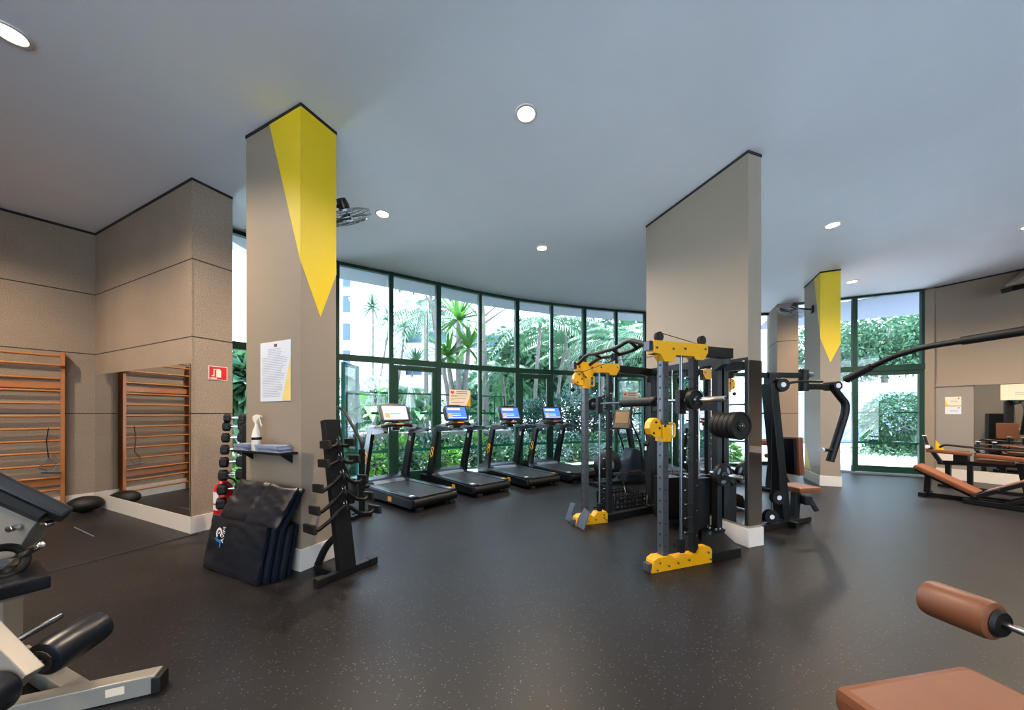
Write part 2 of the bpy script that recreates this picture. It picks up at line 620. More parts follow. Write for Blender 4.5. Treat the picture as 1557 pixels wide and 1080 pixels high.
# rendered soffit of the roof overhang outside the glass
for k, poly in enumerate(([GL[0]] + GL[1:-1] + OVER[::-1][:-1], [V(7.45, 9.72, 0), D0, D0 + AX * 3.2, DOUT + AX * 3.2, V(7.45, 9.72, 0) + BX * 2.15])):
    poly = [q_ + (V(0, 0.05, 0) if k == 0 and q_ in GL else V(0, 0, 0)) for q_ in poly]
    ngon('trim_%d' % (11 + k), poly, H - 0.012, H - 0.002, M_soffit if k == 0 else M_soffit_shaded)

def wall(name, p, q, t, material, z0=0.0, z1=H, side=1):
    """wall along p-q; the thickness goes to its left (side=1) or right"""
    d = (q - p)
    n = V(-d.y, d.x, 0).normalized() * side
    mb = MB()
    L = d.length
    mb.prism([(0, 0), (L, 0), (L, t * side), (0, t * side)], (0, 0, z0), (1, 0, 0), (0, 1, 0), z1 - z0)
    o = mb.build(name, material, loc=p, rz=math.atan2(d.y, d.x), flat=True)
    o['kind'] = 'structure'
    return o

wall('wall_left', L1, L0 + LD * -0.0, 0.3, M_conc)
wall('wall_front', L0 - AX * 0.3, C0, 0.42, M_conc)
wall('wall_right', D0 + RD * 0.0, R1, 0.3, M_paint)
# unseen glazed back wall, added to bring more light to the ceiling
wb_d = BK1 - BK0
for k in range(8):
    t = thing('window_%d' % (20 + k), None, None, BK0 + wb_d * (k / 8), 0.0, kind='structure')
    L_ = wb_d.length / 8
    mb = MB()
    mb.box((0, 0, H / 2), (.09, .11, H)); mb.box((L_ / 2, 0, H - .03), (L_, .09, .06)); mb.box((L_ / 2, 0, 2.52), (L_, .09, .1)); mb.box((L_ / 2, 0, .05), (L_, .1, .1))
    mb.build('window_frame', M_green, t, flat=True)
    MB().box((L_ / 2, 0, 2.2), (L_ - .09, .008 if k not in (0, 4, 7) else .08, 4.1)).build('pane' if k not in (0, 4, 7) else 'infill_panel', G_win if k not in (0, 4, 7) else M_paint, t, flat=True)  # closed bays hold back part of the added light
wall('wall_back_left', L1, BK0, 0.3, M_paint, side=-1)
wall('wall_back_right', BK1, R1, 0.3, M_paint, side=-1)

def strip(name, p, q, z0, z1, t, material, side=-1):
    o = wall(name, p, q, t, material, z0, z1, side)
    return o
# skirting boards (side -1: towards the room)
strip('baseboard_left', L1, L0, 0, 0.2, 0.02, M_base)
strip('baseboard_front', L0 + AX * 0.02, C0 + AX * 0.02, 0, 0.2, 0.022, M_base)
strip('baseboard_front_end', C0 - BX * 0.02, C0 + BX * 0.42, 0, 0.2, 0.022, M_base)
strip('baseboard_right', D0 + RD * 0.15, R1, 0, 0.235, 0.02, M_base)
# dark shadow gaps under the ceiling
strip('trim_1', L1, L0, H - 0.035, H, 0.006, M_dark)
strip('trim_2', L0, C0, H - 0.035, H, 0.006, M_dark)
strip('trim_3', C0, C0 + BX * 0.42, H - 0.03, H, 0.006, M_dark)
strip('trim_4', D0, R1, H - 0.03, H, 0.006, M_dark)
# steel corner bead on the concrete end
o = MB().box((0, 0, (H - 0.25) / 2 + 0.2), (0.012, 0.012, H - 0.3)).build('trim_5', M_conc, loc=C0, rz=RZ)
o['kind'] = 'structure'
# mat seam of the raised exercise area on the left
mb = MB()
pa, pb = fl(70, 872), fl(300, 812)
pa = pa + (pa - pb) * 0.6
mb.bar(pa + V(0, 0, 0.003), pb + V(0, 0, 0.003), 0.018, 0.006)
o = mb.build('trim_6', M_dark); o['kind'] = 'structure'
for k, (a, b_) in enumerate((((113, 802), (143, 816)), ((36, 852), (67, 869)))):
    mb = MB(); mb.bar(fl(*a) + V(0, 0, .0015), fl(*b_) + V(0, 0, .0015), .012, .003)
    o = tag(mb.build('tape_mark', M_tray), 'short pale tape line on floor near the ' + ('mirror' if k == 0 else 'silver framed leg machine'), 'tape')

# ------------------------------------------------------------------ mirror wall on the left
mir = thing('wall_mirror', 'large frameless mirror on concrete wall above white skirting, reflecting wooden wall bars', 'mirror', L0, RZ)
LM = (C0 - L0).length
a0, a1 = 0.03, 0.72
for x0, x1 in ((0.02, 0.73), (0.735, LM - 0.02)):
    MB().box(((x0 + x1) / 2, -0.006, (0.205 + 2.06) / 2), (x1 - x0, 0.008, 2.06 - 0.205)).build('mirror_panel', M_mirror, mir, flat=True)

# ------------------------------------------------------------------ pillars
def pillar(name, corner, rz, wx, wy, label):
    """corner is the corner nearest the camera; local x spans wx (may be negative), y spans wy"""
    t = thing(name, label, 'pillar', corner, rz, kind='structure')
    x0, x1 = min(0, wx), max(0, wx)
    y0, y1 = min(0, wy), max(0, wy)
    c = ((x0 + x1) / 2, (y0 + y1) / 2)
    s = (x1 - x0, y1 - y0)
    MB().box((*c, (H - 0.03) / 2), (*s, H - 0.03)).build('shaft', M_paint, t, flat=True)
    MB().box((*c, H - 0.015), (s[0] + 0.012, s[1] + 0.012, 0.03)).build('shadow_gap', M_dark, t, flat=True)
    MB().box((*c, 0.1), (s[0] + 0.036, s[1] + 0.036, 0.2), bevel=0.004).build('skirting', M_base, t)
    return t
P1C = V(-1.94, 3.14, 0)
p1 = pillar('pillar', P1C, RZ, -0.88, 0.36, 'grey pillar with yellow painted wedge beside the treadmills')
TZ = H - 0.031
MB().prism([(0, 2.84), (0, TZ), (-0.48, TZ)], (0, -0.002, 0), (1, 0, 0), (0, 0, 1), 0.002).build('painted_wedge', M_yellow, p1, flat=True)
MB().prism([(0, 2.84), (0.19, 2.387), (0.362, 2.86), (0.362, TZ), (0, TZ)], (0.0, 0, 0), (0, 1, 0), (0, 0, 1), 0.002).build('painted_wedge', M_yellow, p1, flat=True)

# blade pillar behind the rack
P2C = V(2.563, 3.705, 0)
P2A = math.atan2(1.49, -0.518)     # direction of its long face
P2RZ = P2A - PI / 2                # local y runs along the long face, x away from it
p2 = pillar('pillar', P2C, P2RZ, 0.20, 1.58, 'broad grey blade pillar clad with mirrors behind the yellow rack')
MB().box((-0.006, 0.79, 1.13), (0.01, 1.52, 1.80)).build('mirror_panel', M_mirror, p2, flat=True)
MB().box((0.10, -0.006, 1.13), (0.196, 0.01, 1.80)).build('mirror_panel', M_mirror, p2, flat=True)
for yy, zz, sy, sz in ((0.79, 2.045, 1.58, 0.035), (0.012, 1.13, 0.024, 1.80), (1.565, 1.13, 0.03, 1.80)):
    MB().box((-0.008, yy, zz), (0.014, sy, sz)).build('mirror_edge', M_black, p2, flat=True)

P3C = V(6.215, 6.88, 0)
p3 = pillar('pillar', P3C, RZ, 0.31, 0.92, 'far grey pillar with yellow painted wedge beside the glass entrance door')
MB().prism([(0, 2.966), (0, TZ), (0.33, TZ)], (-0.0, 0, 0), (0, 1, 0), (0, 0, 1), -0.002).build('painted_wedge', M_yellow, p3, flat=True)
MB().prism([(0, 2.966), (0.155, 2.466), (0.312, 2.84), (0.312, TZ), (0, TZ)], (0, 0, 0), (1, 0, 0), (0, 0, 1), 0.002).build('painted_wedge', M_yellow, p3, flat=True)
MB().prism([(0.92, 0.225), (0.92, 0.88), (0.5, 0.225)], (-0.0, 0, 0), (0, 1, 0), (0, 0, 1), -0.002).build('painted_wedge', M_yellow, p3, flat=True)

o = MB().box((0.22, 0.55, H / 2), (0.44, 1.1, H)).build('wall_column', M_conc, loc=V(6.93, 8.92, 0), rz=RZ, flat=True)
o['kind'] = 'structure'
o = MB().box((0.22, 0.5, 0.1), (0.48, 1.14, 0.2)).build('baseboard_column', M_base, loc=V(6.93, 8.92, 0), rz=RZ)
o['kind'] = 'structure'

# ------------------------------------------------------------------ curved window wall
ZT0, ZT1 = 2.46, 2.575
def heart(mb, c, s):
    pts = []
    for k in range(24):
        a = 2 * PI * k / 24
        pts.append((c[0] + s * 16 * math.sin(a) ** 3 / 16, c[1] + s * (13 * math.cos(a) - 5 * math.cos(2 * a) - 2 * math.cos(3 * a) - math.cos(4 * a)) / 16))
    return pts

def bay(i, p, q, mw=0.07, door=False, top=True, sash=None):
    d = q - p
    Lw = d.length
    t = thing('window_%d' % (i + 1), None, None, p, math.atan2(d.y, d.x), kind='structure')
    mb = MB()
    mb.box((0, 0.0, H / 2), (mw, 0.11, H))
    mb.box((Lw / 2, 0, H - 0.03), (Lw, 0.09, 0.06))
    mb.box((Lw / 2, 0, (ZT0 + ZT1) / 2), (Lw, 0.10, ZT1 - ZT0))
    mb.box((Lw / 2, 0, 0.04), (Lw, 0.10, 0.08))
    mb.build('window_frame', M_green, t, flat=True)
    MB().box((Lw / 2, 0, (ZT1 + H - .06) / 2), (Lw - mw, 0.008, H - .06 - ZT1)).build('upper_pane', G_win, t, flat=True)
    if not door:
        MB().box((Lw / 2, 0, (ZT0 + .08) / 2), (Lw - mw, 0.008, ZT0 - .08)).build('lower_pane', G_win, t, flat=True)
        fm = MB()
        x0, x1 = mw / 2 + 0.02, Lw - mw / 2 - 0.02
        g = (x1 - x0) * 0.36
        fm.box(((x0 + x0 + g) / 2, 0.0075, 1.455), (g, 0.003, 0.05))
        fm.box(((x1 + x1 - g) / 2, 0.0075, 1.455), (g, 0.003, 0.05))
        fm.box((Lw / 2, 0.0075, 0.685), (x1 - x0, 0.003, 0.06))
        fm.build('film_stripe', M_decal, t, flat=True)
    else:
        dr = thing('door_%d' % door, None, None, p, math.atan2(d.y, d.x), kind='structure')
        x0, x1 = mw / 2 + 0.006, Lw - 0.045
        z0, z1 = 0.085, ZT0 - 0.02
        f = MB()
        sw = 0.095
        f.box((x0 + sw / 2, 0, (z0 + z1) / 2), (sw, 0.075, z1 - z0))
        f.box((x1 - sw / 2, 0, (z0 + z1) / 2), (sw, 0.075, z1 - z0))
        f.box(((x0 + x1) / 2, 0, z1 - 0.05), (x1 - x0, 0.07, 0.10))
        f.box(((x0 + x1) / 2, 0, z0 + 0.08), (x1 - x0, 0.07, 0.16))
        f.build('door_frame', M_green, dr, flat=True)
        MB().box(((x0 + x1) / 2, 0, (z0 + z1) / 2), (x1 - x0 - 2 * sw, 0.008, z1 - z0 - .2)).build('door_pane', G_win, dr, flat=True)
        fm = MB()
        g = (x1 - x0 - 2 * sw) * 0.36
        fm.box((x0 + sw + g / 2, 0.0075, 1.455), (g, 0.003, 0.05))
        fm.box((x1 - sw - g / 2, 0.0075, 1.455), (g, 0.003, 0.05))
        fm.box(((x0 + x1) / 2, 0.0075, 0.685), (x1 - x0 - 2 * sw, 0.003, 0.06))
        fm.build('film_stripe', M_decal, dr, flat=True)
        h = MB()
        h.tube(fillet([(x1 - 0.05, -0.04, 0.95), (x1 - 0.05, -0.09, 0.95), (x1 - 0.05, -0.09, 1.2), (x1 - 0.05, -0.04, 1.2)], 0.02), 0.009)
        h.build('door_handle', M_black, dr)
    if sash:
        # outward opened casement, hinged at its own side
        s = thing('window_sash', None, None, p + d.normalized() * sash[0], math.atan2(d.y, d.x) + sash[2], kind='structure')
        sl = sash[1]
        f = MB()
        z0, z1 = 0.12, ZT0 - 0.03
        for x in (0.02, sl - 0.03):
            f.box((x, 0, (z0 + z1) / 2), (0.06, 0.05, z1 - z0))
        for z in (z0 + 0.03, z1 - 0.03):
            f.box((sl / 2, 0, z), (sl, 0.05, 0.06))
        f.build('sash_frame', M_greenl, s, flat=True)
        MB().box((sl / 2, 0, (z0 + z1) / 2), (sl - .08, 0.006, z1 - z0 - .1)).build('sash_pane', G_win, s, flat=True)
    return t

MW = {3: 0.085, 4: 0.11, 6: 0.10, 8: 0.09, 2: 0.09}
doors = {3: 1, 6: 2}
for i in range(len(GL) - 1):
    bay(i, GL[i], GL[i + 1], MW.get(i, 0.07), doors.get(i, False), sash=((0.10, 0.62, R(58)) if i == 2 else ((0.86, 0.72, PI - R(18)) if i == 9 else None)))

# entrance wall on the right
DL = V(7.35, 8.867, 0)
dd = D0 - DL
ew = thing('window_15', None, None, DL, math.atan2(dd.y, dd.x), kind='structure')
LE = dd.length
xd = LE - 1.23
mb = MB()
for x, ww in ((0.0, .08), (xd, 0.085), (LE - 0.04, 0.08)):
    mb.box((x, 0, (H + ZT1) / 2), (ww, 0.10, H - ZT1))
mb.box((0, 0, H / 2), (.08, .1, H))
mb.box((LE / 2, 0, H - 0.025), (LE, 0.09, 0.05))
mb.box((LE / 2, 0, 2.53), (LE, 0.11, 0.13))
mb.box((xd / 2, 0, 0.02), (xd, 0.1, 0.04))
mb.build('window_frame', M_green, ew, flat=True)
MB().box((LE / 2, 0, (2.6 + H - .05) / 2), (LE - .08, 0.008, H - .05 - 2.6)).build('upper_pane', G_win, ew, flat=True)
MB().box((xd / 2, 0, 1.26), (xd - .08, 0.008, 2.4)).build('lower_pane', G_win, ew, flat=True)
dr = thing('door_3', None, None, DL, math.atan2(dd.y, dd.x), kind='structure')
x0, x1 = xd - 0.05, LE - 0.0
mb = MB()
z0, z1 = 0.045, 2.46
mb.box((x0 + 0.06, 0, (z0 + z1) / 2), (0.10, 0.08, z1 - z0))
mb.box((x1 - 0.06, 0, (z0 + z1) / 2), (0.115, 0.08, z1 - z0))
mb.box(((x0 + x1) / 2, 0, z1 - 0.05), (x1 - x0, 0.078, 0.1))
mb.box(((x0 + x1) / 2, 0, z0 + 0.075), (x1 - x0, 0.078, 0.15))
mb.build('door_frame', M_green, dr, flat=True)
MB().box(((x0 + x1) / 2, 0, 1.25), (x1 - x0 - .2, 0.008, 2.15)).build('door_pane', G_win, dr, flat=True)
fm = MB()
w3 = x1 - x0 - .22
fm.box((x0 + .11 + w3 * .19, 0.0075, 1.475), (w3 * .37, 0.003, 0.04))
fm.box((x1 - .12 - w3 * .2, 0.0075, 1.475), (w3 * .4, 0.003, 0.04))
fm.box(((x0 + x1) / 2, 0.0075, 0.75), (w3, 0.003, 0.045))
fm.build('film_stripe', M_decal, dr, flat=True)
o = MB().box((LE / 2, -0.02, 0.01), (LE, 0.2, 0.04)).build('trim_7', M_tray, loc=DL, rz=math.atan2(dd.y, dd.x)); o['kind'] = 'structure'

# right wall: pilaster, ledge, grey panel, mirror
rzr = math.atan2(RD.y, RD.x)
def rw(name, x0, x1, z0, z1, t, material, kind='structure'):
    o = MB().box(((x0 + x1) / 2, -t / 2 - 0.0005, (z0 + z1) / 2), (x1 - x0, t, z1 - z0)).build(name, material, loc=D0, rz=rzr, flat=True)
    o['kind'] = kind
    return o
rw('trim_8', 0.0, 0.145, 0, H - .03, 0.06, M_paint)
rw('trim_9', 0.146, 8.0, 2.05, 2.085, 0.035, M_paint)
rw('trim_10', 0.147, 0.67, 0.235, 2.05, 0.012, M_grey)
rwm = thing('wall_mirror', 'wide mirror on right hand wall behind the brown padded machines', 'mirror', D0, rzr)
MB().box((2.35, -0.012, 1.145), (3.35, 0.012, 1.80)).build('mirror_panel', M_mirror, rwm, flat=True)
pw = thing('painted_wedge', 'small yellow painted triangle over white band, low on grey wall panel by the entrance', 'wall paint', D0, rzr)
MB().prism([(0.148, 0.56), (0.33, 0.56), (0.148, 0.86)], (0, -0.0125, 0), (1, 0, 0), (0, 0, 1), 0.003).build('yellow_triangle', M_yellow, pw, flat=True)
MB().box((0.33, -0.0145, 0.47), (0.365, 0.003, 0.175)).build('white_band', M_white, pw, flat=True)

# ------------------------------------------------------------------ ceiling lamps
LP = [(800, 172, 'ceiling downlight nearest the middle of the room, between the two big pillars'),
      (582, 325, 'ceiling downlight above the leftmost treadmill'),
      (824, 377, 'ceiling downlight over the treadmills, in front of curved windows'),
      (1266, 342, 'ceiling downlight between the blade pillar and far yellow pillar'),
      (1296, 428, 'ceiling downlight beside the top of the far yellow pillar'),
      (15, 50, 'ceiling downlight at the upper left of the photo, over the mirror corner')]
lamps = [(at(u, v, (H - CAM_Z) * FPX / (629 - v)), lb) for u, v, lb in LP]
for x, y in ((7.9, 5.2), (8.6, 4.7), (-6.3, 3.2), (5.6, 1.6), (0.4, -2.0), (-3.8, -0.9), (4.4, -2.4), (8.4, 0.2), (-7.2, -0.6), (8.0, 2.6)):
    lamps.append((V(x, y, H), None))
for p, lb in lamps:
    t = thing('ceiling_downlight', lb or 'ceiling downlight outside the frame', 'ceiling light', (p.x, p.y, H), group='recessed ceiling downlights')
    MB().lathe([(0.075, 0.0), (0.105, 0.0), (0.105, -0.012), (0.085, -0.014), (0.075, -0.004)], (0, 0, 0)).build('trim_ring', M_white, t)
    MB().cyl((0, 0, -0.001), (0, 0, -0.006), 0.082, seg=24).build('lamp_lens', M_lamp, t)
    ld = bpy.data.lights.new('downlight_beam', 'SPOT')
    ld.energy = LAMP_W * (3.0 if False else 1.0) * 4
    ld.spot_size = R(150)
    ld.spot_blend = 0.9
    ld.shadow_soft_size = 0.07
    ld.color = LAMP_COL
    lo = bpy.data.objects.new('downlight_beam', ld)
    COL.objects.link(lo)
    lo.parent = t
    lo.location = (0, 0, -0.03)

# ------------------------------------------------------------------ garden outside
def leaf_geo(vs, fs, p, d, wd, L, W, fold=0.25, droop=0.0):
    """one leaf of six vertices along d, width along wd"""
    n = d.cross(wd).normalized()
    i = len(vs)
    mid = p + d * L * 0.5 + n * L * fold * 0.4 - V(0, 0, droop * L * 0.25)
    tip = p + d * L - V(0, 0, droop * L)
    vs += [p, mid + wd * W * 0.5, tip, mid - wd * W * 0.5]
    fs.append((i, i + 1, i + 2, i + 3))

def rdir(r, up=0.3):
    while True:
        d = V(r.uniform(-1, 1), r.uniform(-1, 1), r.uniform(-1, 1))
        if 0.05 < d.length < 1:
            d.normalize()
            d.z = d.z * 0.8 + up
            return d.normalized()

def clump(n, rad, size, seed, aspect=0.42, shell=0.55, up=0.3, droop=0.2, lumps=0):
    r = random.Random(seed)
    vs, fs = [], []
    cen = [(V(0, 0, 0), 1.0)]
    if lumps:
        cen = []
        for k in range(lumps):
            d = rdir(r, 0.1)
            cen.append((V(d.x * rad[0], d.y * rad[1], d.z * rad[2]) * r.uniform(0.2, 0.72), r.uniform(0.35, 0.55)))
    for k in range(n):
        d = rdir(r, 0.0)
        q = shell + (1 - shell) * r.random() ** 0.6
        c, s = cen[r.randrange(len(cen))]
        p = c + V(d.x * rad[0], d.y * rad[1], d.z * rad[2]) * q * s
        e = (d + rdir(r, up) * 0.8).normalized()
        wv = e.cross(rdir(r, 0.2)).normalized()
        L = size * r.uniform(0.6, 1.25)
        leaf_geo(vs, fs, p, e, wv, L, L * aspect, 0.2, droop)
    return vs, fs

def shrub(name, label, cat, loc, rad, n, size, material, group, seed, aspect=0.42, droop=0.2):
    vs, fs = clump(n, rad, size, seed, aspect, droop=droop)
    t = thing(name, label, cat, (loc[0], loc[1], -0.03), group=group)
    o = pmesh('foliage', [v + V(0, 0, rad[2] * 0.95) for v in vs], fs, material, t)
    mb = MB()
    r = random.Random(seed)
    for k in range(4):
        mb.tube([(0, 0, 0), (r.uniform(-.3, .3) * rad[0], r.uniform(-.3, .3) * rad[1], rad[2] * 0.6), (r.uniform(-.6, .6) * rad[0], r.uniform(-.6, .6) * rad[1], rad[2] * 1.3)], [0.012, 0.009, 0.005], 5)
    mb.build('stem', M_bark, t)
    return t

def tree(name, label, loc, h, rad, n, size, material, group, seed, lean=(0, 0), trunk_r=0.09, lumps=12):
    t = thing(name, label, 'tree', (loc[0], loc[1], -0.03), group=group)
    vs, fs = clump(n, rad, size, seed, 0.45, 0.4, 0.2, 0.3, lumps)
    c = V(lean[0], lean[1], h)
    pmesh('crown', [v + c for v in vs], fs, material, t)
    r = random.Random(seed + 5)
    mb = MB()
    mb.tube([(0, 0, 0), (lean[0] * .3 + .05, lean[1] * .3, h * .35), (lean[0] * .7, lean[1] * .7, h * .7), tuple(c)], [trunk_r, trunk_r * .85, trunk_r * .7, trunk_r * .4], 9)
    for k in range(6):
        d = rdir(r, 0.4)
        b0 = V(lean[0] * .75, lean[1] * .75, h * r.uniform(.6, .85))
        mb.tube([b0, b0 + V(d.x * rad[0] * .4, d.y * rad[1] * .4, rad[2] * .3), b0 + V(d.x * rad[0] * .8, d.y * rad[1] * .8, rad[2] * .5 + .1)], [trunk_r * .4, trunk_r * .28, trunk_r * .12], 6)
    mb.build('trunk', M_bark, t)
    return t

def palm(name, label, loc, h, nf, fl_, material, group, seed, lean=(0, 0), trunk_r=0.10, droop=0.9, leaflets=26, lw=0.05, ll=0.5):
    t = thing(name, label, 'palm tree', (loc[0], loc[1], -0.03), group=group)
    r = random.Random(seed)
    mb = MB()
    pts, rs = [], []
    for k in range(9):
        f = k / 8
        pts.append((lean[0] * f * f, lean[1] * f * f, h * f)); rs.append(trunk_r * (1.15 - 0.35 * f))
    mb.tube(pts, rs, 9)
    mb.build('trunk', M_bark, t)
    vs, fs = [], []
    top = V(lean[0], lean[1], h)
    for k in range(nf):
        az = 2 * PI * k / nf + r.uniform(-.25, .25)
        el = r.uniform(0.1, 1.25)
        hd = V(math.cos(az), math.sin(az), 0)
        L = fl_ * r.uniform(.8, 1.15)
        prev = None
        side = V(-hd.y, hd.x, 0)
        for j in range(leaflets + 1):
            f = j / leaflets
            p = top + hd * (L * f * math.cos(el) * (1 - 0.15 * f) + L * .25 * f * f) + V(0, 0, L * f * math.sin(el) - droop * L * f * f * (0.6 + .5 * math.cos(el)))
            if prev is not None:
                d = (p - prev).normalized()
                a = len(vs)
                vs += [prev + side * .012, prev - side * .012, p - side * .01, p + side * .01]
                fs.append((a, a + 1, a + 2, a + 3))
                if f > .12:
                    e = ll * math.sin(PI * (0.15 + 0.8 * f)) * r.uniform(.85, 1.1)
                    for sg in (1, -1):
                        dv = (side * sg * .8 + d * .55 - V(0, 0, .35)).normalized()
                        leaf_geo(vs, fs, p, dv, d, e, lw, 0.1, 0.25)
            prev = p
    pmesh('crown', vs, fs, material, t)
    return t

def rosette(vs, fs, c, n, L, W, r, up0=-.3, up1=1.3):
    for k in range(n):
        az = r.uniform(0, 2 * PI)
        el = r.uniform(up0, up1)
        hd = V(math.cos(az), math.sin(az), 0)
        side = V(-hd.y, hd.x, 0)
        l = L * r.uniform(.75, 1.1)
        pr = None
        for j in range(5):
            f = j / 4
            p = c + hd * l * f * math.cos(el) + V(0, 0, l * f * math.sin(el) - .35 * l * f * f * abs(math.cos(el)))
            ww = W * (0.55, 1.0, .9, .6, .06)[j] / 2
            a = len(vs)
            vs += [p + side * ww, p - side * ww]
            if pr is not None:
                fs.append((pr, pr + 1, a + 1, a))
            pr = a

def dracaena(name, label, loc, heads, L, W, n, material, group, seed, trunk_r=0.05):
    """heads: list of (dx, dy, h)"""
    t = thing(name, label, 'tree', (loc[0], loc[1], -0.03), group=group)
    r = random.Random(seed)
    mb = MB()
    vs, fs = [], []
    for dx, dy, h in heads:
        mb.tube([(dx * .05, dy * .05, 0), (dx * .3, dy * .3, h * .4), (dx * .8, dy * .8, h * .8), (dx, dy, h)], [trunk_r, trunk_r * .9, trunk_r * .75, trunk_r * .6], 8)
        rosette(vs, fs, V(dx, dy, h), n, L, W, r)
    mb.build('trunk', M_bark, t)
    pmesh('crown', vs, fs, material, t)
    return t

def bigleaf(name, label, loc, n, hgt, LL, LW, material, group, seed, z=0.0):
    t = thing(name, label, 'plant', (loc[0], loc[1], z - 0.03), group=group)
    r = random.Random(seed)
    vs, fs = [], []
    st = MB()
    for k in range(n):
        az = 2 * PI * k / n + r.uniform(-.4, .4)
        hd = V(math.cos(az), math.sin(az), 0)
        side = V(-hd.y, hd.x, 0)
        hh = hgt * r.uniform(.45, 1.0)
        rr = hgt * r.uniform(.15, .42)
        b = hd * rr + V(0, 0, hh)
        st.tube([(0, 0, 0), hd * rr * .4 + V(0, 0, hh * .6), b], [.014, .011, .008], 5)
        l = LL * r.uniform(.7, 1.1)
        el = r.uniform(-.1, .9)
        pr = None
        for j in range(7):
            f = j / 6
            p = b + hd * l * f * math.cos(el) + V(0, 0, l * f * math.sin(el) - .55 * l * f * f)
            ww = LW * (0.15, .8, 1.0, .95, .75, .45, .03)[j] / 2 * l / LL
            a = len(vs)
            vs += [p + side * ww + V(0, 0, ww * .35), p, p - side * ww + V(0, 0, ww * .35)]
            if pr is not None:
                fs += [(pr, pr + 1, a + 1, a), (pr + 1, pr + 2, a + 2, a + 1)]
            pr = a
    st.build('stem', L_mid, t)
    pmesh('foliage', vs, fs, material, t)
    return t

o = MB().box((0, 30, -0.13), (140, 110, 0.2)).build('ground', M_ground, flat=True)
o['kind'] = 'structure'
mb = MB()
bed = [off(i, 1.15) for i in range(0, len(GL) - 3)]
bed2 = [off(i, 14.0) for i in range(0, len(GL) - 3)]
mb.prism([(p.x, p.y) for p in bed] + [(p.x, p.y) for p in bed2[::-1]], (0, 0, -0.03), (1, 0, 0), (0, 1, 0), 0.03)
o = mb.build('lawn', M_grass, flat=True)
o['kind'] = 'structure'

def gp(f, d):
    """a point at fraction index f along the window line, d metres outside"""
    i = min(int(f), len(GL) - 2)
    a, b = off(i, d), off(i + 1, d)
    return a + (b - a) * (f - i)

# low hedge plants right outside the glass
hl = ['bright', 'dark', 'pale']
k = 0
names = ['behind the leftmost treadmill', 'behind the second treadmill', 'behind the third treadmill', 'behind the rightmost treadmill', 'behind the yellow rack']
rr = random.Random(3)
def where(f):
    return names[0 if f < 4.0 else 1 if f < 5.3 else 2 if f < 6.6 else 3 if f < 8 else 4]
f = 1.0
while f < 11.6:
    for row, (d, zr) in enumerate(((1.5, 0.30), (2.15, 0.44))):
        p = gp(f + row * .3 + rr.uniform(-.08, .08), d + rr.uniform(-.1, .1))
        lft = f < 6.3
        matl = (L_bright if (k % 3 == 0) else L_mid if k % 3 == 1 else L_dark) if lft else (L_pale if k % 3 else L_mid)
        shrub('garden_shrub', ('low glossy green shrub ' if lft else 'low pale green shrub ') + ('close outside' if row == 0 else 'in the second row outside') + ' the glass, ' + where(f),
              'shrub', p, (0.52, 0.42, zr), 620 if lft else 700, 0.17 if lft else 0.14, matl, 'low shrubs outside the glass, ' + ('front' if row == 0 else 'second') + ' row, ' + where(f), 100 + k)
        k += 1
    f += 0.62
# stone edging wall behind the hedge
mb = MB()
for i in range(1, 7):
    a, b = off(i, 3.2), off(i + 1, 3.2)
    mb.bar(a + V(0, 0, .42), b + V(0, 0, .42), 0.35, 0.92)
o = mb.build('wall_garden', M_stone); o['kind'] = 'structure'

# large leaved plants over the stone wall
for kk, (u, Y, h, n, L, W, mt, lb) in enumerate((
    (556, 9.6, 2.15, 9, 0.75, 0.34, L_bright, 'tall bright green big-leaved plant outside the open casement'),
    (527, 9.0, 1.8, 8, 0.7, 0.3, L_bright, 'big-leaved plant at the far left of the curved window'),
    (640, 11.2, 1.75, 8, 0.7, 0.36, L_bright, 'broad-leaved plant beside the closed parasol'),
    (716, 12.0, 1.7, 10, 0.8, 0.16, L_mid, 'strap-leaved plant behind the notice on the glass'),
    (762, 12.5, 1.6, 9, 0.7, 0.2, L_bright, 'light green strap-leaved plant left of the third console'),
    (990, 12.0, 2.6, 8, 0.8, 0.4, L_bright, 'bright big-leaved plant glimpsed behind the rack post'),
    (590, 10.4, 1.35, 12, 0.6, 0.12, L_mid, 'grassy clump behind the leftmost treadmill console'))):
    p = at(u, 629, Y)
    bigleaf('broad_leaf_plant', lb, p, n, h, L, W, mt, None, 40 + kk)

# tall pale shrubs on the right half
for kk, (u, Y, hgt, r_) in enumerate(((800, 13.0, 1.05, .9), (838, 12.6, 1.15, .95), (872, 13.0, 1.3, 1.0), (912, 12.8, 1.15, 1.0), (950, 12.5, 1.2, 1.0), (985, 13.2, 1.2, 1.0))):
    p = at(u, 629, Y)
    shrub('variegated_shrub', 'tall pale variegated shrub outside, ' + ['seen left of the rightmost console', 'seen just behind the rightmost console', 'seen left of the rack’s front post', 'seen between the rack’s front posts', 'seen behind the rack’s black bar pad', 'seen behind the rear post of the rack'][kk],
          'shrub', p, (r_, .8, hgt), 2400, 0.16, L_pale if kk % 2 == 0 else L_dark, None, 60 + kk)

